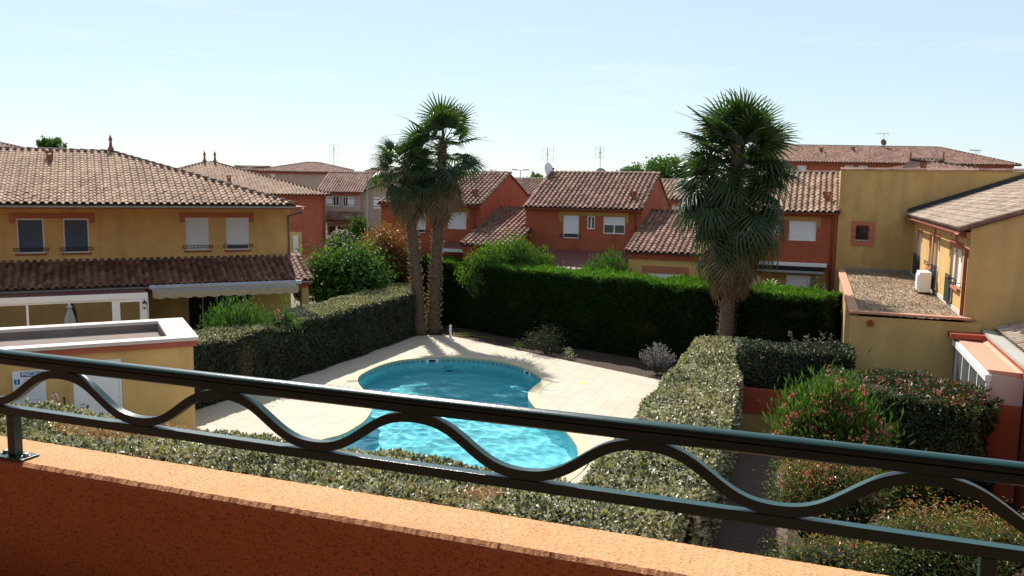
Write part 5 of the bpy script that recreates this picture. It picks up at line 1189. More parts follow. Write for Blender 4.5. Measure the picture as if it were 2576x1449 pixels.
def dish(base, c, r, face, label, col='signwhite'):
    t_ = thing('satellite_dish', base, label, 'satellite dish'); c = np.array(c, float); d = unit(np.array(face, float)); x = unit(np.cross(d, [0, 0, 1.])); y = np.cross(x, d)
    V = [c-d*r*.22]; n_ = 20; F_ = [(0, 1+(k+1) % n_, 1+k) for k in range(n_)]
    for rr, dd in ((.5, -.165), (1, 0)):
        V += [c+d*r*dd+(x*cos(2*pi*k/n_)+y*1.08*sin(2*pi*k/n_))*r*rr for k in range(n_)]
    F_ += [(1+k, 1+(k+1) % n_, 1+n_+(k+1) % n_, 1+n_+k) for k in range(n_)]
    o = MB().add(V, F_).build('reflector', M[col], t_, True); m_ = o.modifiers.new('solid', 'SOLIDIFY'); m_.thickness = .02
    MB().tube([c-y*r*.9, c-y*r*.5+d*r*.6, c+d*r*.75], .018, 6).build('feed_arm', M['grey'], t_); MB().tube([c+d*r*.62, c+d*r*.85], .05*r/.4, 8).build('feed_horn', M['iron'], t_)
    MB().tube([base, c-d*r*.25], .03, 8).build('mount', M['grey'], t_); return t_
vm2 = 7.9/2
def onridge(x, y): q = CF.hit(x, y, vm2); return CF(q[0], vm2, 7.74), q[1]
b_, z_ = onridge(*px2(1557, 515)); aerial(b_, z_-b_[2], 'tall mesh television aerial behind the satellite dish on the orange roof', az=B+10, s=.85)
b_, z_ = onridge(*px2(1957, 510)); aerial(b_, z_-b_[2], 'television aerial standing alone near the middle of the orange roof', az=B+50, s=.75)
q = CF.hit(*px2(1568, 680), vm2-.3); b_ = CF(q[0]-.05, vm2-.1, 7.6); dish(b_, CF(q[0], vm2-.3, q[1]), .40, (.75, -.6, .25), 'white satellite dish on the left end of the orange roof')
q = CF.hit(*px2(1960, 705), vm2+.5); dish(CF(q[0], vm2+.3, 7.5), CF(q[0], vm2+.5, q[1]-.1), .38, (.3, -.9, .2), 'dish half sunk behind the orange roof ridge under the second aerial', 'grey')
q = HC.hit(*pxc(625, 300), 5); b_ = HC(q[0], 5, q[1]); zt_ = HC.hit(838, 365, 5)[1]; aerial(b_, zt_-b_[2], 'very tall thin aerial mast on the beige house roof', az=5, s=1.3)
q = HL.hit(2222, 368, 6); b_ = HL(q[0], 6, q[1]-.1); aerial(b_, HL.hit(2222, 335, 6)[1]-b_[2], 'aerial above the long apartment block roof', 'yagi', -5, 1.3)
q2 = HL.hit(2223, 358, 5.5); dish(HL(q2[0], 6, q[1]-.2), HL(q2[0], 5.5, q2[1]), .38, (.1, -.95, .3), 'round dish on the ridge of the long apartment block', 'terracotta')
q = HM.hit(2405+55, 410, 4); b_ = HM(q[0], 4.5, q[1]-.6); aerial(b_, 1.6, 'small aerial on the hipped roof behind the yellow wall', 'yagi', 20, .9)
def lamp_post(x, ytop, Y, label, double=False):
    b_ = np.array(dep(x, ytop, Y)); h = b_[2]; b_[2] = 0; t_ = thing('street_lamp', b_, label, 'street lamp')
    MB().tube([b_, b_+np.array([0, 0, h])], [.09, .05], 8).build('pole', M['gutter'], t_, True)
    MB().lathe(b_, [(.16, 0), (.16, .05), (.10, .12)], 10).build('base', M['gutter'], t_)
    for sg in ((-1, 1) if double else (-1,)):
        c = b_+np.array([sg*(.75 if double else .55), 0, h+.02]); MB().tube([b_+np.array([0, 0, h-.05]), c], .03, 6).build('arm', M['gutter'], t_)
        f = Fr(c, 0); MB().box(f, -.38, .38, -.14, .14, c[2]-.04, c[2]+.10).build('lamp_head', M['white'] if not double else M['grey'], t_, bevel=.04)
    return t_
lamp_post(924, 434, 60., 'slim grey street lamp with white head in front of the beige house')
lamp_post(1309, 428, 110., 'double headed lamp post on the skyline left of the satellite dish', True)
# ================================================================== VEGETATION
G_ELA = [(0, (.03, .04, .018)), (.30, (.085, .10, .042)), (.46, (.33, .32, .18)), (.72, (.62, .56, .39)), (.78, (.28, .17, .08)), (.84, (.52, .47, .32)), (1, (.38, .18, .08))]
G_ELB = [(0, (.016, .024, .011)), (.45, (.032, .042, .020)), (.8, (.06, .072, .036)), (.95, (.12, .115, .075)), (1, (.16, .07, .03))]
G_CYP_SHADE = [(0, (.010, .026, .005)), (.5, (.018, .046, .008)), (.9, (.032, .07, .012)), (1, (.06, .05, .02))]  # cypress sides, darkened to carry the shade of the hedge face
G_CYP_SUN = [(0, (.04, .095, .014)), (.5, (.075, .165, .025)), (.9, (.12, .22, .04)), (1, (.16, .15, .05))]  # same cypress, brightened for the top: sunlight put into the leaf colour
G_PHO = [(0, (.020, .035, .012)), (.6, (.045, .07, .022)), (.85, (.09, .10, .03)), (1, (.30, .05, .022))]
G_OLE = [(0, (.024, .06, .014)), (.5, (.06, .135, .028)), (1, (.12, .21, .05))]
G_FIG = [(0, (.020, .048, .010)), (.5, (.05, .11, .018)), (1, (.10, .18, .035))]
G_REDP = [(0, (.030, .045, .012)), (.35, (.09, .10, .02)), (.6, (.22, .10, .025)), (1, (.34, .09, .03))]
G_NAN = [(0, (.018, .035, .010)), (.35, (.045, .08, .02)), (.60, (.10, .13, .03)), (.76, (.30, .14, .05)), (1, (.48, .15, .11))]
G_LIM = [(0, (.04, .09, .015)), (.5, (.085, .16, .025)), (1, (.15, .23, .045))]
G_PALM = [(0, (.018, .034, .011)), (.5, (.036, .066, .018)), (.85, (.068, .10, .026)), (1, (.17, .14, .06))]
G_DEAD = [(0, (.08, .05, .027)), (.5, (.19, .12, .065)), (1, (.34, .25, .14))]
G_LAV = [(0, (.10, .12, .08)), (.5, (.20, .19, .24)), (1, (.30, .26, .38))]
G_PINK = [(0, (.52, .05, .13)), (.6, (.68, .14, .25)), (1, (.74, .30, .38))]
LM = {k: leafmat('leaf '+k, v, **kw) for k, v, kw in (('ela', G_ELA, dict(rough=.40, trans=.12, spec=.5)), ('elb', G_ELB, dict(rough=.5, trans=.12, spec=.3)), ('cyp_shade', G_CYP_SHADE, dict(rough=.7, trans=.15, spec=.15)), ('cyp_sun', G_CYP_SUN, dict(rough=.6, trans=.35, spec=.25)), ('pho', G_PHO, dict(rough=.45, trans=.2, spec=.35)), ('ole', G_OLE, dict(rough=.42, trans=.3)), ('fig', G_FIG, dict(rough=.6, trans=.3, spec=.15)), ('redp', G_REDP, dict(rough=.4, trans=.3)), ('nan', G_NAN, dict(rough=.4, trans=.3)), ('lim', G_LIM, dict(rough=.5, trans=.35)), ('palm', G_PALM, dict(rough=.38, trans=.35, spec=.5)), ('dead', G_DEAD, dict(rough=.8, trans=.2, spec=.2)), ('lav', G_LAV, dict(rough=.7, trans=.2)), ('pink', G_PINK, dict(rough=.6, trans=.3)))}
def wob(P, a=.04, s=1.3):
    return a*(np.sin(P[:, 0]*s*2.1+P[:, 1]*s*.7)+np.sin(P[:, 1]*s*1.9-P[:, 2]*s*2.3+1)+np.sin(P[:, 2]*s*3.1+P[:, 0]*s*1.1+2)+.6*np.sin(P[:, 0]*s*5.3+P[:, 2]*s*4.1)+.6*np.sin(P[:, 1]*s*6.1+P[:, 2]*s*3.3))/2
def hedge(name, label, front, back, z1, ll, lw, dt, ds, mat, z0=0., sides=('top', 'front'), amp=.04, holes=(), topmat=None, style='leaf', bare=(), tilt=1.0, sprigs=0, redtips=False):
    front = [np.array(p[:2]) for p in front]; back = [np.array(p[:2]) for p in back]; nS = len(front)-1
    base = np.array([*((front[0]+back[-1])/2), z0]); h = thing(name, base, label, 'hedge')
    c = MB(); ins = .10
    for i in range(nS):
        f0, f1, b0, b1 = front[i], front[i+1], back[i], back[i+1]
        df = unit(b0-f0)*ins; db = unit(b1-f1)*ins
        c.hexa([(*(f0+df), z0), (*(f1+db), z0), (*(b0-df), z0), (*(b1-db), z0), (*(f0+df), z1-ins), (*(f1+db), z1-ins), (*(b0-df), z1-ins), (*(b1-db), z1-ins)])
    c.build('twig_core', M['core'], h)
    def emit(P, Nn, n, mt, nm, topfrac=0):
        hl = np.ones(n, bool)
        for (hc, hr) in holes: hl &= np.linalg.norm((P-hc)/np.array(hr), axis=1) > 1
        P, Nn = P[hl], Nn[hl]; n = len(P)
        P = P+Nn*(wob(P, amp)[:, None]+rng.normal(0, .018, (n, 1)))
        if style == 'leaf':
            A = unit(rdir(n)*1.0+Nn*.35*tilt); LN = unit(Nn*1.0+np.array([0, 0, .5])+rdir(n)*.6); s = rng.uniform(.65, 1.25, n)
            Vl, Fl = leafgeo(P, A, LN, ll*s, lw*s, .18)
        else:
            A = unit(rdir(n)*.55+Nn*.75+np.array([0, 0, .45])); s = rng.uniform(.6, 1.3, n)*np.where(rng.random(n) < .015, 1.8, 1.0); Vl, Fl = leafgeo(P-A*.04, A, unit(np.cross(A, rdir(n))), ll*s, lw*s, .1, .1)
        lowf = np.sin(P[:, 0]*1.7)*np.sin(P[:, 1]*1.3+1)*.12
        r = np.clip(rng.beta(1.6, 1.8, n)+lowf, 0, 1)
        if bare:
            for (bc, br) in bare:
                d = np.linalg.norm((P-bc)/np.array(br), axis=1); r = np.where(d < 1, np.clip(.9+.1*rng.random(n), 0, 1), r)
        if redtips and nm == 'top_foliage': r = np.where(rng.random(n) < np.clip((P[:, 0]-9.2)*.16, .04, .35), .97+.03*rng.random(n), r*.85)
        elif redtips: r = r*.85
        npmesh(nm, Vl, Fl, mt, h, np.repeat(r, 4), 'stuff')
    TP, TN, SP, SN = [], [], [], []
    for i in range(nS):
        f0, f1, b0, b1 = front[i], front[i+1], back[i], back[i+1]
        if 'top' in sides:
            ar = np.linalg.norm(f1-f0)*np.linalg.norm((b0+b1-f0-f1)/2); n = int(ar*dt); a, b = rng.random((n, 1)), rng.random((n, 1))
            xy = (f0*(1-a)+f1*a)*(1-b)+(b0*(1-a)+b1*a)*b; wdt = np.linalg.norm((b0+b1-f0-f1)/2); ed = np.minimum(b, 1-b)*wdt
            TP.append(np.c_[xy, z1-.10*np.exp(-ed/.07)+0*xy[:, :1]]); TN.append(np.tile([0, 0, 1.], (n, 1)))
        for sd, p0, p1, q in (('front', f0, f1, b0), ('back', b0, b1, f0)):
            if sd not in sides: continue
            d = unit(p1-p0); nn = np.array([d[1], -d[0]]); nn = nn*np.sign((p0-q)@nn); n = int(np.linalg.norm(p1-p0)*(z1-z0)*ds); a, b = rng.random((n, 1)), rng.random((n, 1))
            z = z0+(z1-z0)*b; off = -.10*np.exp(-(z1-z)/.07); SP.append(np.c_[p0*(1-a)+p1*a+nn*off, z]); SN.append(np.tile([*nn, 0], (n, 1)))
    for sd, f, b, oth in (('end0', front[0], back[0], front[1]), ('end1', front[-1], back[-1], front[-2])):
        if sd in sides:
            d = unit(b-f); nn = np.array([d[1], -d[0]]); nn = nn*np.sign((f-oth)@nn); n = int(np.linalg.norm(b-f)*(z1-z0)*ds); a, b_ = rng.random((n, 1)), rng.random((n, 1))
            SP.append(np.c_[f*(1-a)+b*a, z0+(z1-z0)*b_]); SN.append(np.tile([*nn, 0], (n, 1)))
    if TP: emit(np.concatenate(TP), np.concatenate(TN), sum(map(len, TP)), topmat or mat, 'top_foliage')
    if SP: emit(np.concatenate(SP), np.concatenate(SN), sum(map(len, SP)), mat, 'side_foliage')
    if sprigs:                                          # unclipped shoots standing above the cut
        P_, A_, N_ = [], [], []
        for k in range(sprigs):
            i = rng.integers(nS); a, b = rng.random(2); xy = (front[i]*(1-a)+front[i+1]*a)*(1-b)+(back[i]*(1-a)+back[i+1]*a)*b; hgt = rng.uniform(.06, .22); ln_ = rng.normal(0, .2, 2)
            for m in range(int(hgt/.018)): z = m*.018; P_.append([*(xy+ln_*z), z1-.02+z]); A_.append(unit(np.array([*rng.normal(0, 1, 2), .6]))); N_.append([0, 0, 1.])
        Vl, Fl = leafgeo(np.array(P_), np.array(A_), np.array(N_)+rdir(len(P_))*.3, np.full(len(P_), ll*.9), np.full(len(P_), lw*.9), .2); npmesh('shoots', Vl, Fl, mat, h, np.repeat((.9+.1*rng.random(len(P_))) if redtips else rng.random(len(P_))*.8, 4), 'stuff')
    return h
# --- pool-side clipped hedges
zH = 1.87
nb0 = at(117, 1018, zH)[:2]; nb1 = at(1442, 1212, zH)[:2]; e1 = unit(nb1-nb0); eb = np.array([cos(radians(B)), sin(radians(B))]); en = np.array([-eb[1], eb[0]])
mid_ = (nb0+nb1)/2; bk0 = mid_-eb*10.5; bk1 = mid_+eb*8.2
hedge('clipped_hedge', 'low clipped silvery hedge right under the balcony, in front of the pool', [bk0-en*2.1, mid_-en*2.1, bk1-en*2.1], [bk0, mid_, bk1], zH, .11, .056, 1050, 600, LM['ela'], sides=('top', 'end1', 'front'), topmat=LM['ela'], amp=.07, bare=[((*at(1210, 1255, 1.8)[:2], 1.8), (.35, .35, .4)), ((*at(330, 1090, 1.8)[:2], 1.85), (1.6, .5, .4))], sprigs=90)
Lh = [at(1450, 1215, zH)[:2], at(1600, 1045, zH)[:2], at(1752, 850, zH)[:2]]; Rh = [at(1740, 1290, zH)[:2], at(1832, 1075, zH)[:2], at(1880, 862, zH)[:2]]
hedge('clipped_hedge', 'clipped silvery hedge running away between the pool deck and the shaded path', Rh, Lh, zH, .11, .056, 950, 700, LM['ela'], z0=.3, sides=('top', 'front', 'end1', 'back'), topmat=LM['ela'], amp=.07, sprigs=40)
fL = [at(492, 868, 2.0)[:2], at(680, 827, 2.0)[:2], at(858.7, 786, 2.0)[:2], at(1040, 738, 2.0)[:2]]; bL = [at(506, 835, 2.0)[:2], at(690, 790, 2.0)[:2], at(865, 745, 2.0)[:2], at(1039, 710, 2.0)[:2]]
d_ = unit(fL[0]-fL[1]); fL = [fL[0]+d_*1.5]+fL; bL = [bL[0]+d_*1.5]+bL
hc_ = at(666, 905, 0); hw = onw(662, 905, [*fL[1], 0], degrees(atan2(*(fL[2]-fL[1])[::-1])))
hw2 = onw(617, 920, [*fL[1], 0], degrees(atan2(*(fL[2]-fL[1])[::-1])))
hedge('clipped_hedge', 'long clipped hedge left of the pool with a dark hole in its side', fL, bL, 2.0, .10, .05, 1300, 1300, LM['elb'], sides=('top', 'front', 'end1'), topmat=LM['ela'], amp=.06, holes=[(hw, (.20, .25, .32)), (hw+np.array([.12, .1, .25]), (.16, .2, .18))], bare=[(hw2, (.22, .3, .75))], sprigs=40)  # pale leaves on top, dark on the sides: sun and shade as colour
bF = [at(1048, 653, 3.15)[:2], at(1400, 690, 3.15)[:2], at(1750, 724, 3.15)[:2], at(2069, 754, 3.15)[:2]]; bB = [at(1046, 640, 3.15)[:2], at(1400, 667, 3.15)[:2], at(1770, 702, 3.15)[:2], at(2128, 735, 3.15)[:2]]
dc_ = unit(bF[-1]-bF[0]); nc_ = np.array([-dc_[1], dc_[0]]); bB = [f_+nc_*min(2.1, (b_-f_)@nc_) for f_, b_ in zip(bF, bB)]
h1_ = onw(1288, 765, [*bF[0], 0], degrees(atan2(*(bF[-1]-bF[0])[::-1])))
hedge('cypress_hedge', 'tall dark green cypress hedge along the far side of the pool', bF, bB, 3.15, .17, .045, 1500, 1100, LM['cyp_shade'], sides=('top', 'front', 'end1'), amp=.09, style='spray', topmat=LM['cyp_sun'], sprigs=0, bare=[(onw(x_, y_, [*bF[0], 0], -39.5), (.7, .7, .35)) for x_, y_ in ((1480, 800), (1640, 830), (1930, 830))], holes=[(h1_, (.35, .35, .22)), (h1_+np.array([.7, -.6, .9]), (.3, .3, .08)), (onw(2010, 790, [*bF[0], 0], -39.5), (.5, .5, .12))])
# dark hedge on the end wall and hedge along the annex
hedge('shaded_hedge', 'dark hedge behind the red topped end wall of the path', [EW(1.05, .26, 0), EW(3.9, .26, 0)], [EW(1.15, 1.6, 0), EW(3.9, 1.6, 0)], 2.6, .09, .045, 900, 1100, LM['elb'], sides=('top', 'front', 'end0', 'end1'), amp=.08)
zq_ = 2.4
hedge('photinia_hedge', 'red tipped photinia hedge in front of the annex wall', [at(2060, 965, zq_), at(2270, 1000, zq_), at(2455, 1035, zq_)], [at(2080, 925, zq_), at(2290, 948, zq_), at(2500, 990, zq_)], zq_, .11, .055, 900, 800, LM['pho'], sides=('top', 'front', 'end1', 'end0'), amp=.14, sprigs=60, redtips=True)

# --- free-growing shrubs
def shrub(name, label, base, rx, ry, h, ll, lw, n, mat, cat='shrub', clumps=60, style='round', z0=.0, flowers=0, fmat='pink', lean=0, core=True, fpos=None, sig=.16, stem=True, upb=.4, az=0, grad=0, fs=.06):
    base = np.array(base, float); t_ = thing(name, base, label, cat)
    ca, sa = cos(radians(az)), sin(radians(az))
    d = rdir(clumps); d[:, 2] = np.abs(d[:, 2])*1.0-.25*(rng.random(clumps) < .5); d = unit(d); rad = rng.uniform(.60, 1.0, (clumps, 1))
    size = min(rx, ry, h)*sig*2.2; mg = size*1.15; zc = h*.5; C = d*rad*np.array([max(rx-mg, rx*.5), max(ry-mg, ry*.5), max(h-zc-mg, (h-zc)*.5)]); C[:, 0], C[:, 1] = C[:, 0]*ca-C[:, 1]*sa, C[:, 0]*sa+C[:, 1]*ca
    lo = C[:, 2] < 0; C[lo, 2] *= zc/max(h-zc, .01)*.9
    C = C+base+np.array([0, 0, zc+z0])
    ci = rng.integers(0, clumps, n)
    off = rng.normal(0, size, (n, 3)); P = C[ci]+off
    outw = unit(P-(base+np.array([0, 0, zc+z0]))*1.0)
    if style == 'whorl':
        A = unit(outw*.5+np.array([0, 0, .9])+rdir(n)*.55); Nn = unit(np.cross(A, rdir(n)))
    elif style == 'droop':
        A = unit(outw*.6+np.array([0, 0, -.5])+rdir(n)*.6); Nn = unit(outw+np.array([0, 0, .8])+rdir(n)*.4)
    else:
        A = unit(rdir(n)+outw*.4+np.array([0, 0, upb*.3])); Nn = unit(outw*.6+np.array([0, 0, .7])+rdir(n)*.7)
    P[:, 2] = np.maximum(P[:, 2], base[2]+.03)
    s = rng.uniform(.6, 1.25, n); Vl, Fl = leafgeo(P, A, Nn, ll*s, lw*s, .18, .12)
    shade = rng.random(clumps); r = np.clip(.55*rng.random(n)+.45*shade[ci], 0, 1)
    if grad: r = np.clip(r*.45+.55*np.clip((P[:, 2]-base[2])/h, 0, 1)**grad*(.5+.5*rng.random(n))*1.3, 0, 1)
    npmesh('foliage', Vl, Fl, LM[mat], t_, np.repeat(r, 4), 'stuff')
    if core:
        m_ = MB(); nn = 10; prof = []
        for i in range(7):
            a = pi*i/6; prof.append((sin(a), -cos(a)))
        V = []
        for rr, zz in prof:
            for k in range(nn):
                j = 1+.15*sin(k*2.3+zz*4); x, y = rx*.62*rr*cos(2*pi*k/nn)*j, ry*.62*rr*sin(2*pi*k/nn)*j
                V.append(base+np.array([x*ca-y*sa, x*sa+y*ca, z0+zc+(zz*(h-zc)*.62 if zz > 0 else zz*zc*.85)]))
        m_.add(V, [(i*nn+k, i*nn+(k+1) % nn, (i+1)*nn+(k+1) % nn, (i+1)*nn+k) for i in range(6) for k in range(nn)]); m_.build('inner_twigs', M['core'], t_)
    if stem:
        m_ = MB()
        for k in range(7):
            c = C[rng.integers(clumps)]; q = base+(c-base)*np.array([.35, .35, .55]); m_.tube([base+np.array([.04*cos(k), .04*sin(k), 0]), q, base+(c-base)*.92], [.035, .022, .008], 5)
        m_.build('stems', M['bark'], t_)
    if flowers:
        top = C[(C[:, 2] > base[2]+h*.45)]
        fi = rng.integers(0, len(top), flowers) if fpos is None else None
        FP = top[fi]+unit(top[fi]-base-np.array([0, 0, zc]))*size*1.1+rng.normal(0, .03, (flowers, 3))
        PP = np.repeat(FP, 7, 0)+rng.normal(0, fs*.9, (flowers*7, 3)); m = len(PP)
        Vl, Fl = leafgeo(PP, rdir(m), rdir(m), np.full(m, fs), np.full(m, fs*.85), .3); npmesh('flowers', Vl, Fl, LM[fmat], t_, np.repeat(rng.random(m), 4), 'stuff')
    return t_
def gp(x, Y): p = dep(x, 700, Y); p[2] = 0; return p
def topz(x, y, Y): return float(dep(x, y, Y)[2])
shrub('oleander', 'bright green oleander in front of the awning of the yellow house', gp(597, 28.6), 1.3, .8, topz(600, 757, 28.6), .19, .035, 5200, 'ole', style='whorl', clumps=90, sig=.13)
shrub('oleander', 'small green oleander right of the pink rose by the porch', gp(718, 29.6), .5, .45, topz(718, 752, 29.6), .16, .03, 1300, 'ole', style='whorl', clumps=30, sig=.16)
shrub('rose_bush', 'pink flowering rose between the two oleanders by the porch', gp(694, 29.0), .38, .36, topz(695, 765, 29.0), .07, .05, 800, 'elb', flowers=9, clumps=24, sig=.18)
shrub('sprig_shrub', 'pale variegated sprigs above the bright green oleander', gp(612, 29.3), .5, .3, topz(612, 740, 29.3), .08, .045, 420, 'ela', clumps=20, sig=.14, core=False)
shrub('fig_bush', 'big leafy green bush behind the long clipped hedge', gp(868, 39.5), 2.45, 1.6, topz(868, 600, 39.5), .20, .15, 7500, 'fig', style='droop', clumps=130, sig=.11, grad=.6)
shrub('photinia', 'rounded orange red photinia left of the pair of palms', gp(968, 43.0), 1.75, 1.4, topz(966, 560, 43.5), .14, .07, 11000, 'redp', clumps=150, sig=.085, grad=1.1)
shrub('photinia', 'small green and orange bush between the two palm trunks', gp(1064, 44), .8, .8, topz(1064, 612, 44), .12, .05, 1600, 'redp', clumps=40, sig=.14, grad=.8)
shrub('lime_bush', 'feathery light green bush above the left end of the cypress hedge', gp(1292, 40.0), 2.8, .7, topz(1270, 594, 40.0), .17, .05, 11000, 'lim', style='whorl', clumps=120, sig=.13)
shrub('oleander', 'white flowering oleander above the middle of the cypress hedge', gp(1522, 37.8), 1.5, .8, topz(1520, 618, 37.8), .18, .04, 6000, 'ole', style='whorl', clumps=80, sig=.12, flowers=26, fmat='ela')
shrub('box_ball', 'round clipped box bush beside the gravel roof', gp(2053, 34.6), .78, .78, topz(2053, 688, 34.6), .06, .035, 5000, 'elb', clumps=220, sig=.05)
shrub('variegated_bush', 'pale variegated bush behind the right end of the yellow house', gp(757, 47), 1.0, 1.0, topz(760, 645, 47), .12, .06, 1800, 'ela', clumps=50, sig=.14)
shrub('street_bush', 'bright green rounded tree crown in front of the beige house', gp(903, 70), .95, .95, topz(903, 536, 70), .25, .18, 1800, 'fig', clumps=50, sig=.14)
shrub('street_bush', 'low green hedge bush beside the glazed porch', gp(868, 66), 1.6, 1.0, topz(868, 583, 66), .2, .12, 2200, 'elb', clumps=60, sig=.14)
shrub('street_bush', 'white flowering bush left of the street lamp', gp(850, 69), .8, .7, topz(850, 566, 69), .2, .12, 900, 'ela', clumps=30, sig=.16)
shrub('oleander', 'pink flowering oleander beside the shaded path', gp(2112, 17.0), 1.18, 1.05, topz(2110, 945, 17.0), .19, .034, 11000, 'ole', style='whorl', clumps=150, sig=.10, flowers=300, fs=.07)
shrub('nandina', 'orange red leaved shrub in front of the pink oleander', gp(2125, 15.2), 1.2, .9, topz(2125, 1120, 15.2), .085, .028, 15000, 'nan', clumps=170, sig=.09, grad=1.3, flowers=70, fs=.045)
shrub('nandina', 'reddish shrub at the lower right behind the railing', gp(2405, 13.0), 1.05, .9, topz(2400, 1262, 13.0), .08, .026, 9000, 'nan', clumps=120, sig=.10, grad=1.9)  # higher grad from here: darker greens stand in for shade on these shrubs
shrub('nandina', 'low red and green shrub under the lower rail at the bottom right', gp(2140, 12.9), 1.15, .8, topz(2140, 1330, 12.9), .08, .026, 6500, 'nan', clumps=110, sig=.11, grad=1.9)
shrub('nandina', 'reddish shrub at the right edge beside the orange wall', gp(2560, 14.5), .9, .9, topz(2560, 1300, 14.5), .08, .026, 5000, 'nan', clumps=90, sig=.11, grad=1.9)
shrub('juniper', 'small bright green feathery shrub behind the red shrubs', gp(2310, 17.2), .65, .5, topz(2310, 1150, 17.2), .12, .03, 2600, 'lim', style='whorl', clumps=60, sig=.12)
shrub('bed_shrub', 'dark wispy shrub in the shade of the cypress hedge', [*at(1372, 888, 0)[:2], 0], .85, .6, 1.0, .12, .035, 1500, 'elb', clumps=40, sig=.18, core=False)
shrub('bed_shrub', 'tiny green plant at the paving edge', [*at(1304, 879, 0)[:2], 0], .16, .16, .28, .07, .04, 160, 'fig', clumps=10, sig=.22, core=False, stem=False)
shrub('bed_shrub', 'small white flowered plant at the bed edge', [*at(1432, 902, 0)[:2], 0], .22, .2, .34, .07, .04, 200, 'ela', clumps=10, sig=.22, core=False, stem=False)
# wild sprigs of variegated elaeagnus above the dark hedge
def sprig_plant(name, label, pts, mat='ela', ll=.11, lw=.06):
    b0 = np.array(pts[0][0], float); b0[2] = 0; t_ = thing(name, b0, label, 'shrub'); P_, A_, N_ = [], [], []; m_ = MB()
    for b, hgt in pts:
        b = np.array(b, float); ln_ = rng.normal(0, .12, 2); m_.tube([[b0[0], b0[1], 0], b-np.array([0, 0, .3]), b+np.array([*(ln_*hgt), hgt])], [.015, .010, .004], 5)
        for m in range(int((hgt+.35)/.022)): z = m*.022-.35; P_.append([b[0]+ln_[0]*z+rng.normal(0, .03), b[1]+ln_[1]*z+rng.normal(0, .03), b[2]+z]); A_.append(unit(np.array([*rng.normal(0, 1, 2), .3]))); N_.append([0, 0, 1.])
    m_.build('stems', M['bark'], t_)
    n = len(P_); Vl, Fl = leafgeo(np.array(P_), np.array(A_), np.array(N_)+rdir(n)*.5, np.full(n, ll)*rng.uniform(.7, 1.2, n), np.full(n, lw), .2); npmesh('foliage', Vl, Fl, LM[mat], t_, np.repeat(.45+.4*rng.random(n), 4), 'stuff')
sprig_plant('sprig_shrub', 'pale sprigs standing above the dark hedge beside the annex', [(dep(x, y, 26.2), hg) for x, y, hg in ((1992, 868, .45), (2010, 868, .15), (2025, 866, .2), (2035, 868, .35), (2050, 866, .2), (2062, 868, .45), (2075, 870, .15), (2090, 862, .3), (2045, 875, .1), (2020, 875, .1), (2068, 876, .1))])
# lavender-like bush
def spray_plant(name, label, base, h, w_, nst, mat, ll, lw):
    base = np.array(base, float); t_ = thing(name, base, label, 'shrub'); P_, A_, m_ = [], [], MB()
    for k in range(nst):
        a = rng.uniform(0, 2*pi); sp = rng.uniform(.1, 1)*w_; tip = base+np.array([cos(a)*sp, sin(a)*sp, h*rng.uniform(.7, 1.05)*(1-.35*(sp/w_)**2)]); m_.tube([base, base+(tip-base)*np.array([.45, .45, .6]), tip], [.008, .006, .003], 4)
        for q in np.linspace(.12, 1, 20):
            c = base+(tip-base)*np.array([q**1.2, q**1.2, q]); P_.append(c+rng.normal(0, .03*(1.3-q), 3)); A_.append(unit(unit(tip-base)+rdir(1)[0]*.9))
    m_.build('stems', M['bark'], t_); n = len(P_); q = np.tile(np.linspace(0, 1, 20), nst)
    Vl, Fl = leafgeo(np.array(P_), np.array(A_), rdir(n), np.full(n, ll), np.full(n, lw), .2); npmesh('foliage', Vl, Fl, LM[mat], t_, np.repeat(np.clip(q+rng.normal(0, .1, n), 0, 1), 4), 'stuff')
spray_plant('lavender_bush', 'silvery lavender coloured bush at the right end of the planting bed', at(1652, 940, 0), 1.15, .75, 110, 'lav', .085, .03)
# strap-leaved plant above the hedge
yb = gp(1940, 35.0); yt = topz(1940, 722, 35); yp = thing('cordyline', yb, 'spiky strap leaved plant above the right part of the cypress hedge', 'plant')
MB().tube([yb, yb+np.array([0, 0, yt])], [.09, .07], 8).build('trunk', M['bark'], yp)
for k in range(34):
    a = k*2.4; el = radians(85-k*2.3); Ln = .85; V = []; nseg = 6
    for i in range(nseg+1):
        q = i/nseg; r_ = Ln*q*cos(el)+.10*q*q; z = Ln*q*sin(el)-.55*q**2.4*(1-.3*sin(el)); wv = .04*(1-q**3)+.002; c = yb+np.array([cos(a)*r_, sin(a)*r_, yt-.1+z]); s_ = np.array([-sin(a), cos(a), 0])*wv; V += [c-s_, c+s_]
    o = npmesh('leaf', V, [(2*i, 2*i+1, 2*i+3, 2*i+2) for i in range(nseg)], LM['lim' if k % 3 else 'ela'], yp, np.full(len(V), rng.random()))
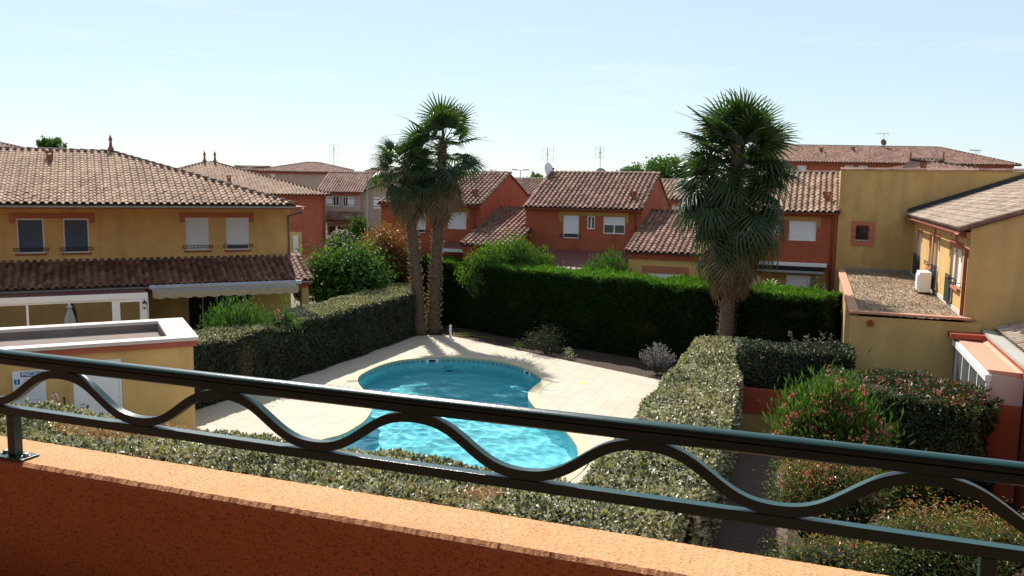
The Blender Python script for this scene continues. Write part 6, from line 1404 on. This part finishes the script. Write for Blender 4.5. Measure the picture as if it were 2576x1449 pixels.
# ------------------------------------------------------------------ fan palms
def fan_mesh(nm, Rb=1.0, pet=.9, droop=.5, nseg=26, span=250, dead=False, split=.46):
    V, F_, Rn = [], [], []
    def addv(p, r): V.append(p); Rn.append(r); return len(V)-1
    w0 = .035
    npt = 5; ring = []
    for i in range(npt+1):
        q = i/npt; x = pet*q; z = -.06*q*q*pet; wv = w0*(1-.55*q); ring.append([addv((x, -wv, z), .1), addv((x, 0, z-.02), .1), addv((x, wv, z), .1)])
    for i in range(npt):
        for k in range(2): F_.append((ring[i][k], ring[i][k+1], ring[i+1][k+1], ring[i+1][k]))
    hz = -.06*pet; rs = random.Random(sum(map(ord, nm)))
    ang = [radians(-span/2+span*k/nseg) for k in range(nseg+1)]
    cup = .25
    def P_(a, r, lift=0.):
        fold = abs(a)/radians(span/2); rr = r*Rb*(1-.12*fold)
        z = hz+cup*r*Rb*(fold**2)*.5-droop*Rb*max(0, r-.35)**2*1.15+lift
        xs = rr*cos(a); ys = rr*sin(a)
        if dead: ys *= .6; z -= .2*r*abs(sin(a))
        return (pet+xs, ys, z)
    inner = [addv(P_(a, .06), .3) for a in ang]; outer = [addv(P_(a, split, .012 if i % 2 else -.012), .55) for i, a in enumerate(ang)]
    mids = [addv(P_((ang[i]+ang[i+1])/2, split, .03), .65) for i in range(nseg)]; minr = [addv(P_((ang[i]+ang[i+1])/2, .06, .01), .4) for i in range(nseg)]
    for i in range(nseg): F_ += [(inner[i], outer[i], mids[i], minr[i]), (minr[i], mids[i], outer[i+1], inner[i+1])]
    for i in range(nseg):
        am = (ang[i]+ang[i+1])/2+rs.uniform(-.02, .02); hw_ = (ang[i+1]-ang[i])/2; tl = rs.uniform(.88, 1.08); prev = (outer[i], mids[i], outer[i+1]); col = rs.uniform(.3, .95)
        for q, wq in ((.45, .62), (.78, .32)):
            r = split+(tl-split)*q; dz = -(.35 if not dead else .15)*droop*q*q*Rb*rs.uniform(.6, 1.3)
            a0 = P_(am-hw_*wq*split/r*1.0, r); a1 = P_(am, r); a2 = P_(am+hw_*wq*split/r, r)
            cur = (addv((a0[0], a0[1], a0[2]+dz), col), addv((a1[0], a1[1], a1[2]+dz+.012), col), addv((a2[0], a2[1], a2[2]+dz), col))
            F_ += [(prev[0], cur[0], cur[1], prev[1]), (prev[1], cur[1], cur[2], prev[2])]; prev = cur
        r = tl; tp = P_(am+rs.uniform(-.03, .03), r); dz = -(.85 if not dead else .3)*droop*Rb*rs.uniform(.5, 1.2)*.5; t_ = addv((tp[0]-.06*droop, tp[1], tp[2]+dz), 1.0)
        F_ += [(prev[0], t_, prev[1], prev[1]), (prev[1], t_, prev[2], prev[2])]
    F3 = []
    for f in F_:
        if f[2] == f[3]: F3.append(f[:3])
        else: F3 += [(f[0], f[1], f[2]), (f[0], f[2], f[3])]
    me = bpy.data.meshes.new(nm); me.from_pydata(V, [], F3); a_ = me.attributes.new('rnd', 'FLOAT', 'POINT'); a_.data.foreach_set('value', np.clip(np.array(Rn)*.75+rs.uniform(-.12, .12), 0, 1).astype(np.float32)); me.materials.append(LM['dead'] if dead else LM['palm']); return me
FANS = [fan_mesh('leaf%d' % i, 1.0, .95, d, 24, 240-10*(i % 3)) for i, d in enumerate((.12, .30, .55, .8, 1.05, 1.3))]
DEADS = [fan_mesh('dead%d' % i, 1.0, .55, d, 20, 200, True) for i, d in enumerate((.4, .7))]
LM['old'] = LM['dead']
def palm(label, base, head, tr, leaf, nl, spread, ndead, skirt, r0=.26, r1=.17, lowel=-50, stack=0.):
    base = np.array(base, float); head = np.array(head, float); t_ = thing('fan_palm', base, label, 'palm tree', 'fan palms by the pool')
    pts = []; rs_ = []; n_ = 26
    for i in range(n_+1):
        q = i/n_; c = base+(head-base)*np.array([q**1.3, q**1.3, q]); pts.append(c); rs_.append((r0+(r1-r0)*q)*(1+.25*max(0, .12-q)/.12)*(1+.05*sin(i*2.7)))
    tk = MB().tube(pts, rs_, 12).build('trunk', M['trunk'], t_, True)
    # old leaf bases in a spiral up the trunk
    nb = int((head[2])*40); q = np.arange(nb)/nb; a = np.arange(nb)*2.39996; C = base+(head-base)*np.stack([q**1.3, q**1.3, q], 1); rr = (r0+(r1-r0)*q)
    D = np.stack([np.cos(a), np.sin(a), np.zeros(nb)], 1); P = C+D*rr[:, None]*.92
    A = unit(D*1.1+np.array([0, 0, 1.])+rdir(nb)*.25); Vl, Fl = leafgeo(P, A, D, rng.uniform(.13, .25, nb), np.full(nb, .15), .35, -.2)
    npmesh('leaf_bases', Vl, Fl, LM['dead'], tk, np.repeat(.25+.5*rng.random(nb), 4), 'stuff')
    nd = unit(head-base)
    for k in range(nl):
        q = (k+.5)/nl; az = k*137.508+rng.normal(0, 20); el = 82+(lowel-82)*q**.8+rng.normal(0, 13); zoff = -stack*q**1.05*rng.uniform(.75, 1.15)
        di = min(5, max(0, int(q*5.5+rng.normal(0, .5)))); o = bpy.data.objects.new('leaf', FANS[di]); COL.objects.link(o); o.parent = t_
        s = leaf*rng.uniform(.72, 1.12)*(1 if q > .12 else .8)
        m = Matrix.Rotation(radians(az), 4, 'Z') @ Matrix.Rotation(radians(-el), 4, 'Y') @ Matrix.Rotation(rng.normal(0, .6), 4, 'X') @ Matrix.Scale(s, 4)
        m.translation = Vector(head+nd*zoff-base); o.matrix_local = m
    for k in range(ndead):
        q = (k+.5)/ndead; az = k*137.508+40; el = -46-30*q+rng.normal(0, 6); o = bpy.data.objects.new('dead_leaf', DEADS[k % 2]); COL.objects.link(o); o.parent = t_
        m = Matrix.Rotation(radians(az), 4, 'Z') @ Matrix.Rotation(radians(-el), 4, 'Y') @ Matrix.Rotation(rng.normal(0, .4), 4, 'X') @ Matrix.Scale(leaf*1.0*rng.uniform(.75, 1.1), 4)
        m.translation = Vector(head+nd*(-stack-.3-skirt*q)-base+np.array([cos(radians(az)), sin(radians(az)), 0])*r1*.9); o.matrix_local = m
    m_ = MB()
    for k in range(4):
        a = rng.uniform(0, 2*pi); l = leaf*2.3; el = radians(rng.uniform(5, 35)); p = [head+np.array([cos(a)*cos(el)*l*x, sin(a)*cos(el)*l*x, sin(el)*l*x-.25*x**3]) for x in (0, .4, .75, 1)]; m_.tube(p, [.022, .016, .010, .004], 5)
    m_.build('flower_stalks', M['bark'], t_)
    return t_
b1 = at(1055, 842, 0); hd1 = dep(1020, 412, b1[1]); palm('shorter left fan palm of the pair with a leaning trunk', b1, hd1, .2, .98, 32, 0, 40, .7, .27, .19, -38, .5)
b2 = at(1090, 838, 0); hd2 = dep(1115, 352, b2[1]); palm('taller right fan palm of the pair at the corner of the pool', b2, hd2, .2, 1.18, 42, 0, 44, .7, .29, .20, -42, 1.3)
q3 = onw(1836, 800, [*at(1109, 659, 3.15)[:2], 0], -39.8); Y3 = q3[1]-.75; b3 = gp(1832, Y3); hd3 = dep(1856, 362, Y3); palm('big shaggy fan palm in front of the cypress hedge', b3, hd3, .2, 1.24, 124, 0, 90, 1.1, .30, .22, -40, 2.75)
# ------------------------------------------------------------------ trees on the skyline
def far_tree(label, x, ytop, Y, w_, ybase=470, mat='fig', n=2600, nm='tree', sh=.55):
    b = gp(x, Y); top = topz(x, ytop, Y); zb = topz(x, ybase, Y); t_ = thing(nm, b, label, 'tree')
    m_ = MB(); m_.tube([b, b+np.array([0, 0, max(zb, 1)]), b+np.array([0, 0, top*.9])], [.25, .2, .05], 7)
    for k in range(6):
        a = k*2.1; m_.tube([b+np.array([0, 0, zb+(top-zb)*.1*k]), b+np.array([cos(a)*w_*.6, sin(a)*w_*.6, zb+(top-zb)*(.3+.1*k)])], [.08, .02], 5)
    m_.build('trunk', M['bark'], t_)
    nc = 46; d = rdir(nc); C = d*rng.uniform(.45, 1, (nc, 1))*np.array([w_, w_, (top-zb)*.52])+b+np.array([0, 0, zb+(top-zb)*.48]); ci = rng.integers(0, nc, n); P = C[ci]+rng.normal(0, w_*.13, (n, 3))
    Vl, Fl = leafgeo(P, rdir(n), rdir(n)+np.array([0, 0, .5]), rng.uniform(.3, .6, n)*sh, rng.uniform(.2, .4, n)*sh, .2); sh_ = rng.random(nc); npmesh('crown', Vl, Fl, LM[mat], t_, np.repeat(np.clip(.5*rng.random(n)+.5*sh_[ci], 0, 1), 4), 'stuff')
far_tree('left of two small tree tops above the yellow house roof', 133, 345, 110, 1.0, 400); far_tree('right of two small tree tops above the yellow house roof', 155, 342, 112, 1.25, 400)
far_tree('green tree on the skyline left of the big shaggy palm', 1672, 397, 130, 3.6, 455, n=4000, sh=.8); far_tree('low tree on the skyline right of the second aerial', 1590, 420, 135, 2.8, 455, sh=.8); far_tree('low bush on the skyline between dish and double lamp post', 1342, 436, 120, 1.3, 470); far_tree('tiny conifer tip right of the taller palm', 1238, 428, 118, .8, 470, n=900)
far_tree('tree on the skyline directly behind the big shaggy palm', 1735, 405, 128, 3.0, 455, sh=.8)
# ------------------------------------------------------------------ small things by the pool
bb = at(1133, 850, 0); bl = thing('bollard_light', bb, 'short white bollard light at the far corner of the deck', 'bollard')
hb_ = topz(1133, 818, bb[1]); MB().lathe(bb, [(.055, 0), (.055, hb_*.78)], 12).build('post', M['white'], bl, True); MB().lathe(bb+np.array([0, 0, hb_*.78]), [(.05, 0), (.05, hb_*.12)], 12).build('lens', M['whitegrey'], bl, True); MB().lathe(bb+np.array([0, 0, hb_*.90]), [(.065, 0), (.065, hb_*.05), (.035, hb_*.10), (.005, hb_*.12)], 12).build('cap', M['white'], bl, True)
hs = at(1160, 846, 0); ho = thing('garden_hose', hs, 'coiled yellow garden hose beside the bollard light', 'hose'); m_ = MB(); p_ = []
for k in range(90): a = k*.28; r_ = .38+.05*sin(k*.07)*2; p_.append(hs+np.array([cos(a)*r_*1.2, sin(a)*r_*.9+.2, .02+.0012*k]))
p_ += [hs+np.array([.6+.2*k, -.05-.12*k+.05*sin(k), .03]) for k in range(6)]; m_.tube(p_, .018, 6); m_.build('coil', pm('olive hose', (.20, .19, .04), .5), ho, True)
# windbreak panels
tm = onw(768, 750, LF(1.3, 0, 0), LH); TF = Fr(LF(.25, -1.9, 0), LH); tw = thing('windbreak', TF(.5, 0, 0), 'turquoise mesh windbreak beside the porch pillar', 'screen')
MB().box(TF, .12, 1.15, 0, .02, .1, 1.75).build('mesh_panel', M['tealmesh'], tw)
for u in (.1, 1.15): MB().tube([TF(u, .01, 0), TF(u, .01, 1.85)], .025, 6).build('post', M['gutter'], tw)
DS = Fr(AF(-.06, -.05, 0), R); dsn = thing('screen_fence', DS(-1.2, 0, 0), 'dark mesh screen fence running out from the annex corner', 'fence')
MB().add([DS(0, 0, .1), DS(-3.2, 0, .1), DS(-3.2, 0, 1.95), DS(0, 0, 2.35), DS(0, .03, .1), DS(-3.2, .03, .1), DS(-3.2, .03, 1.95), DS(0, .03, 2.35)], [(0, 1, 2, 3), (4, 7, 6, 5), (2, 6, 7, 3), (0, 3, 7, 4), (1, 5, 6, 2)]).build('mesh_panel', M['darkmesh'], dsn)
for u, z in ((-.02, 2.45), (-1.6, 2.2), (-3.2, 2.05)): MB().tube([DS(u, .015, 0), DS(u, .015, z)], .025, 6).build('post', M['iron'], dsn)
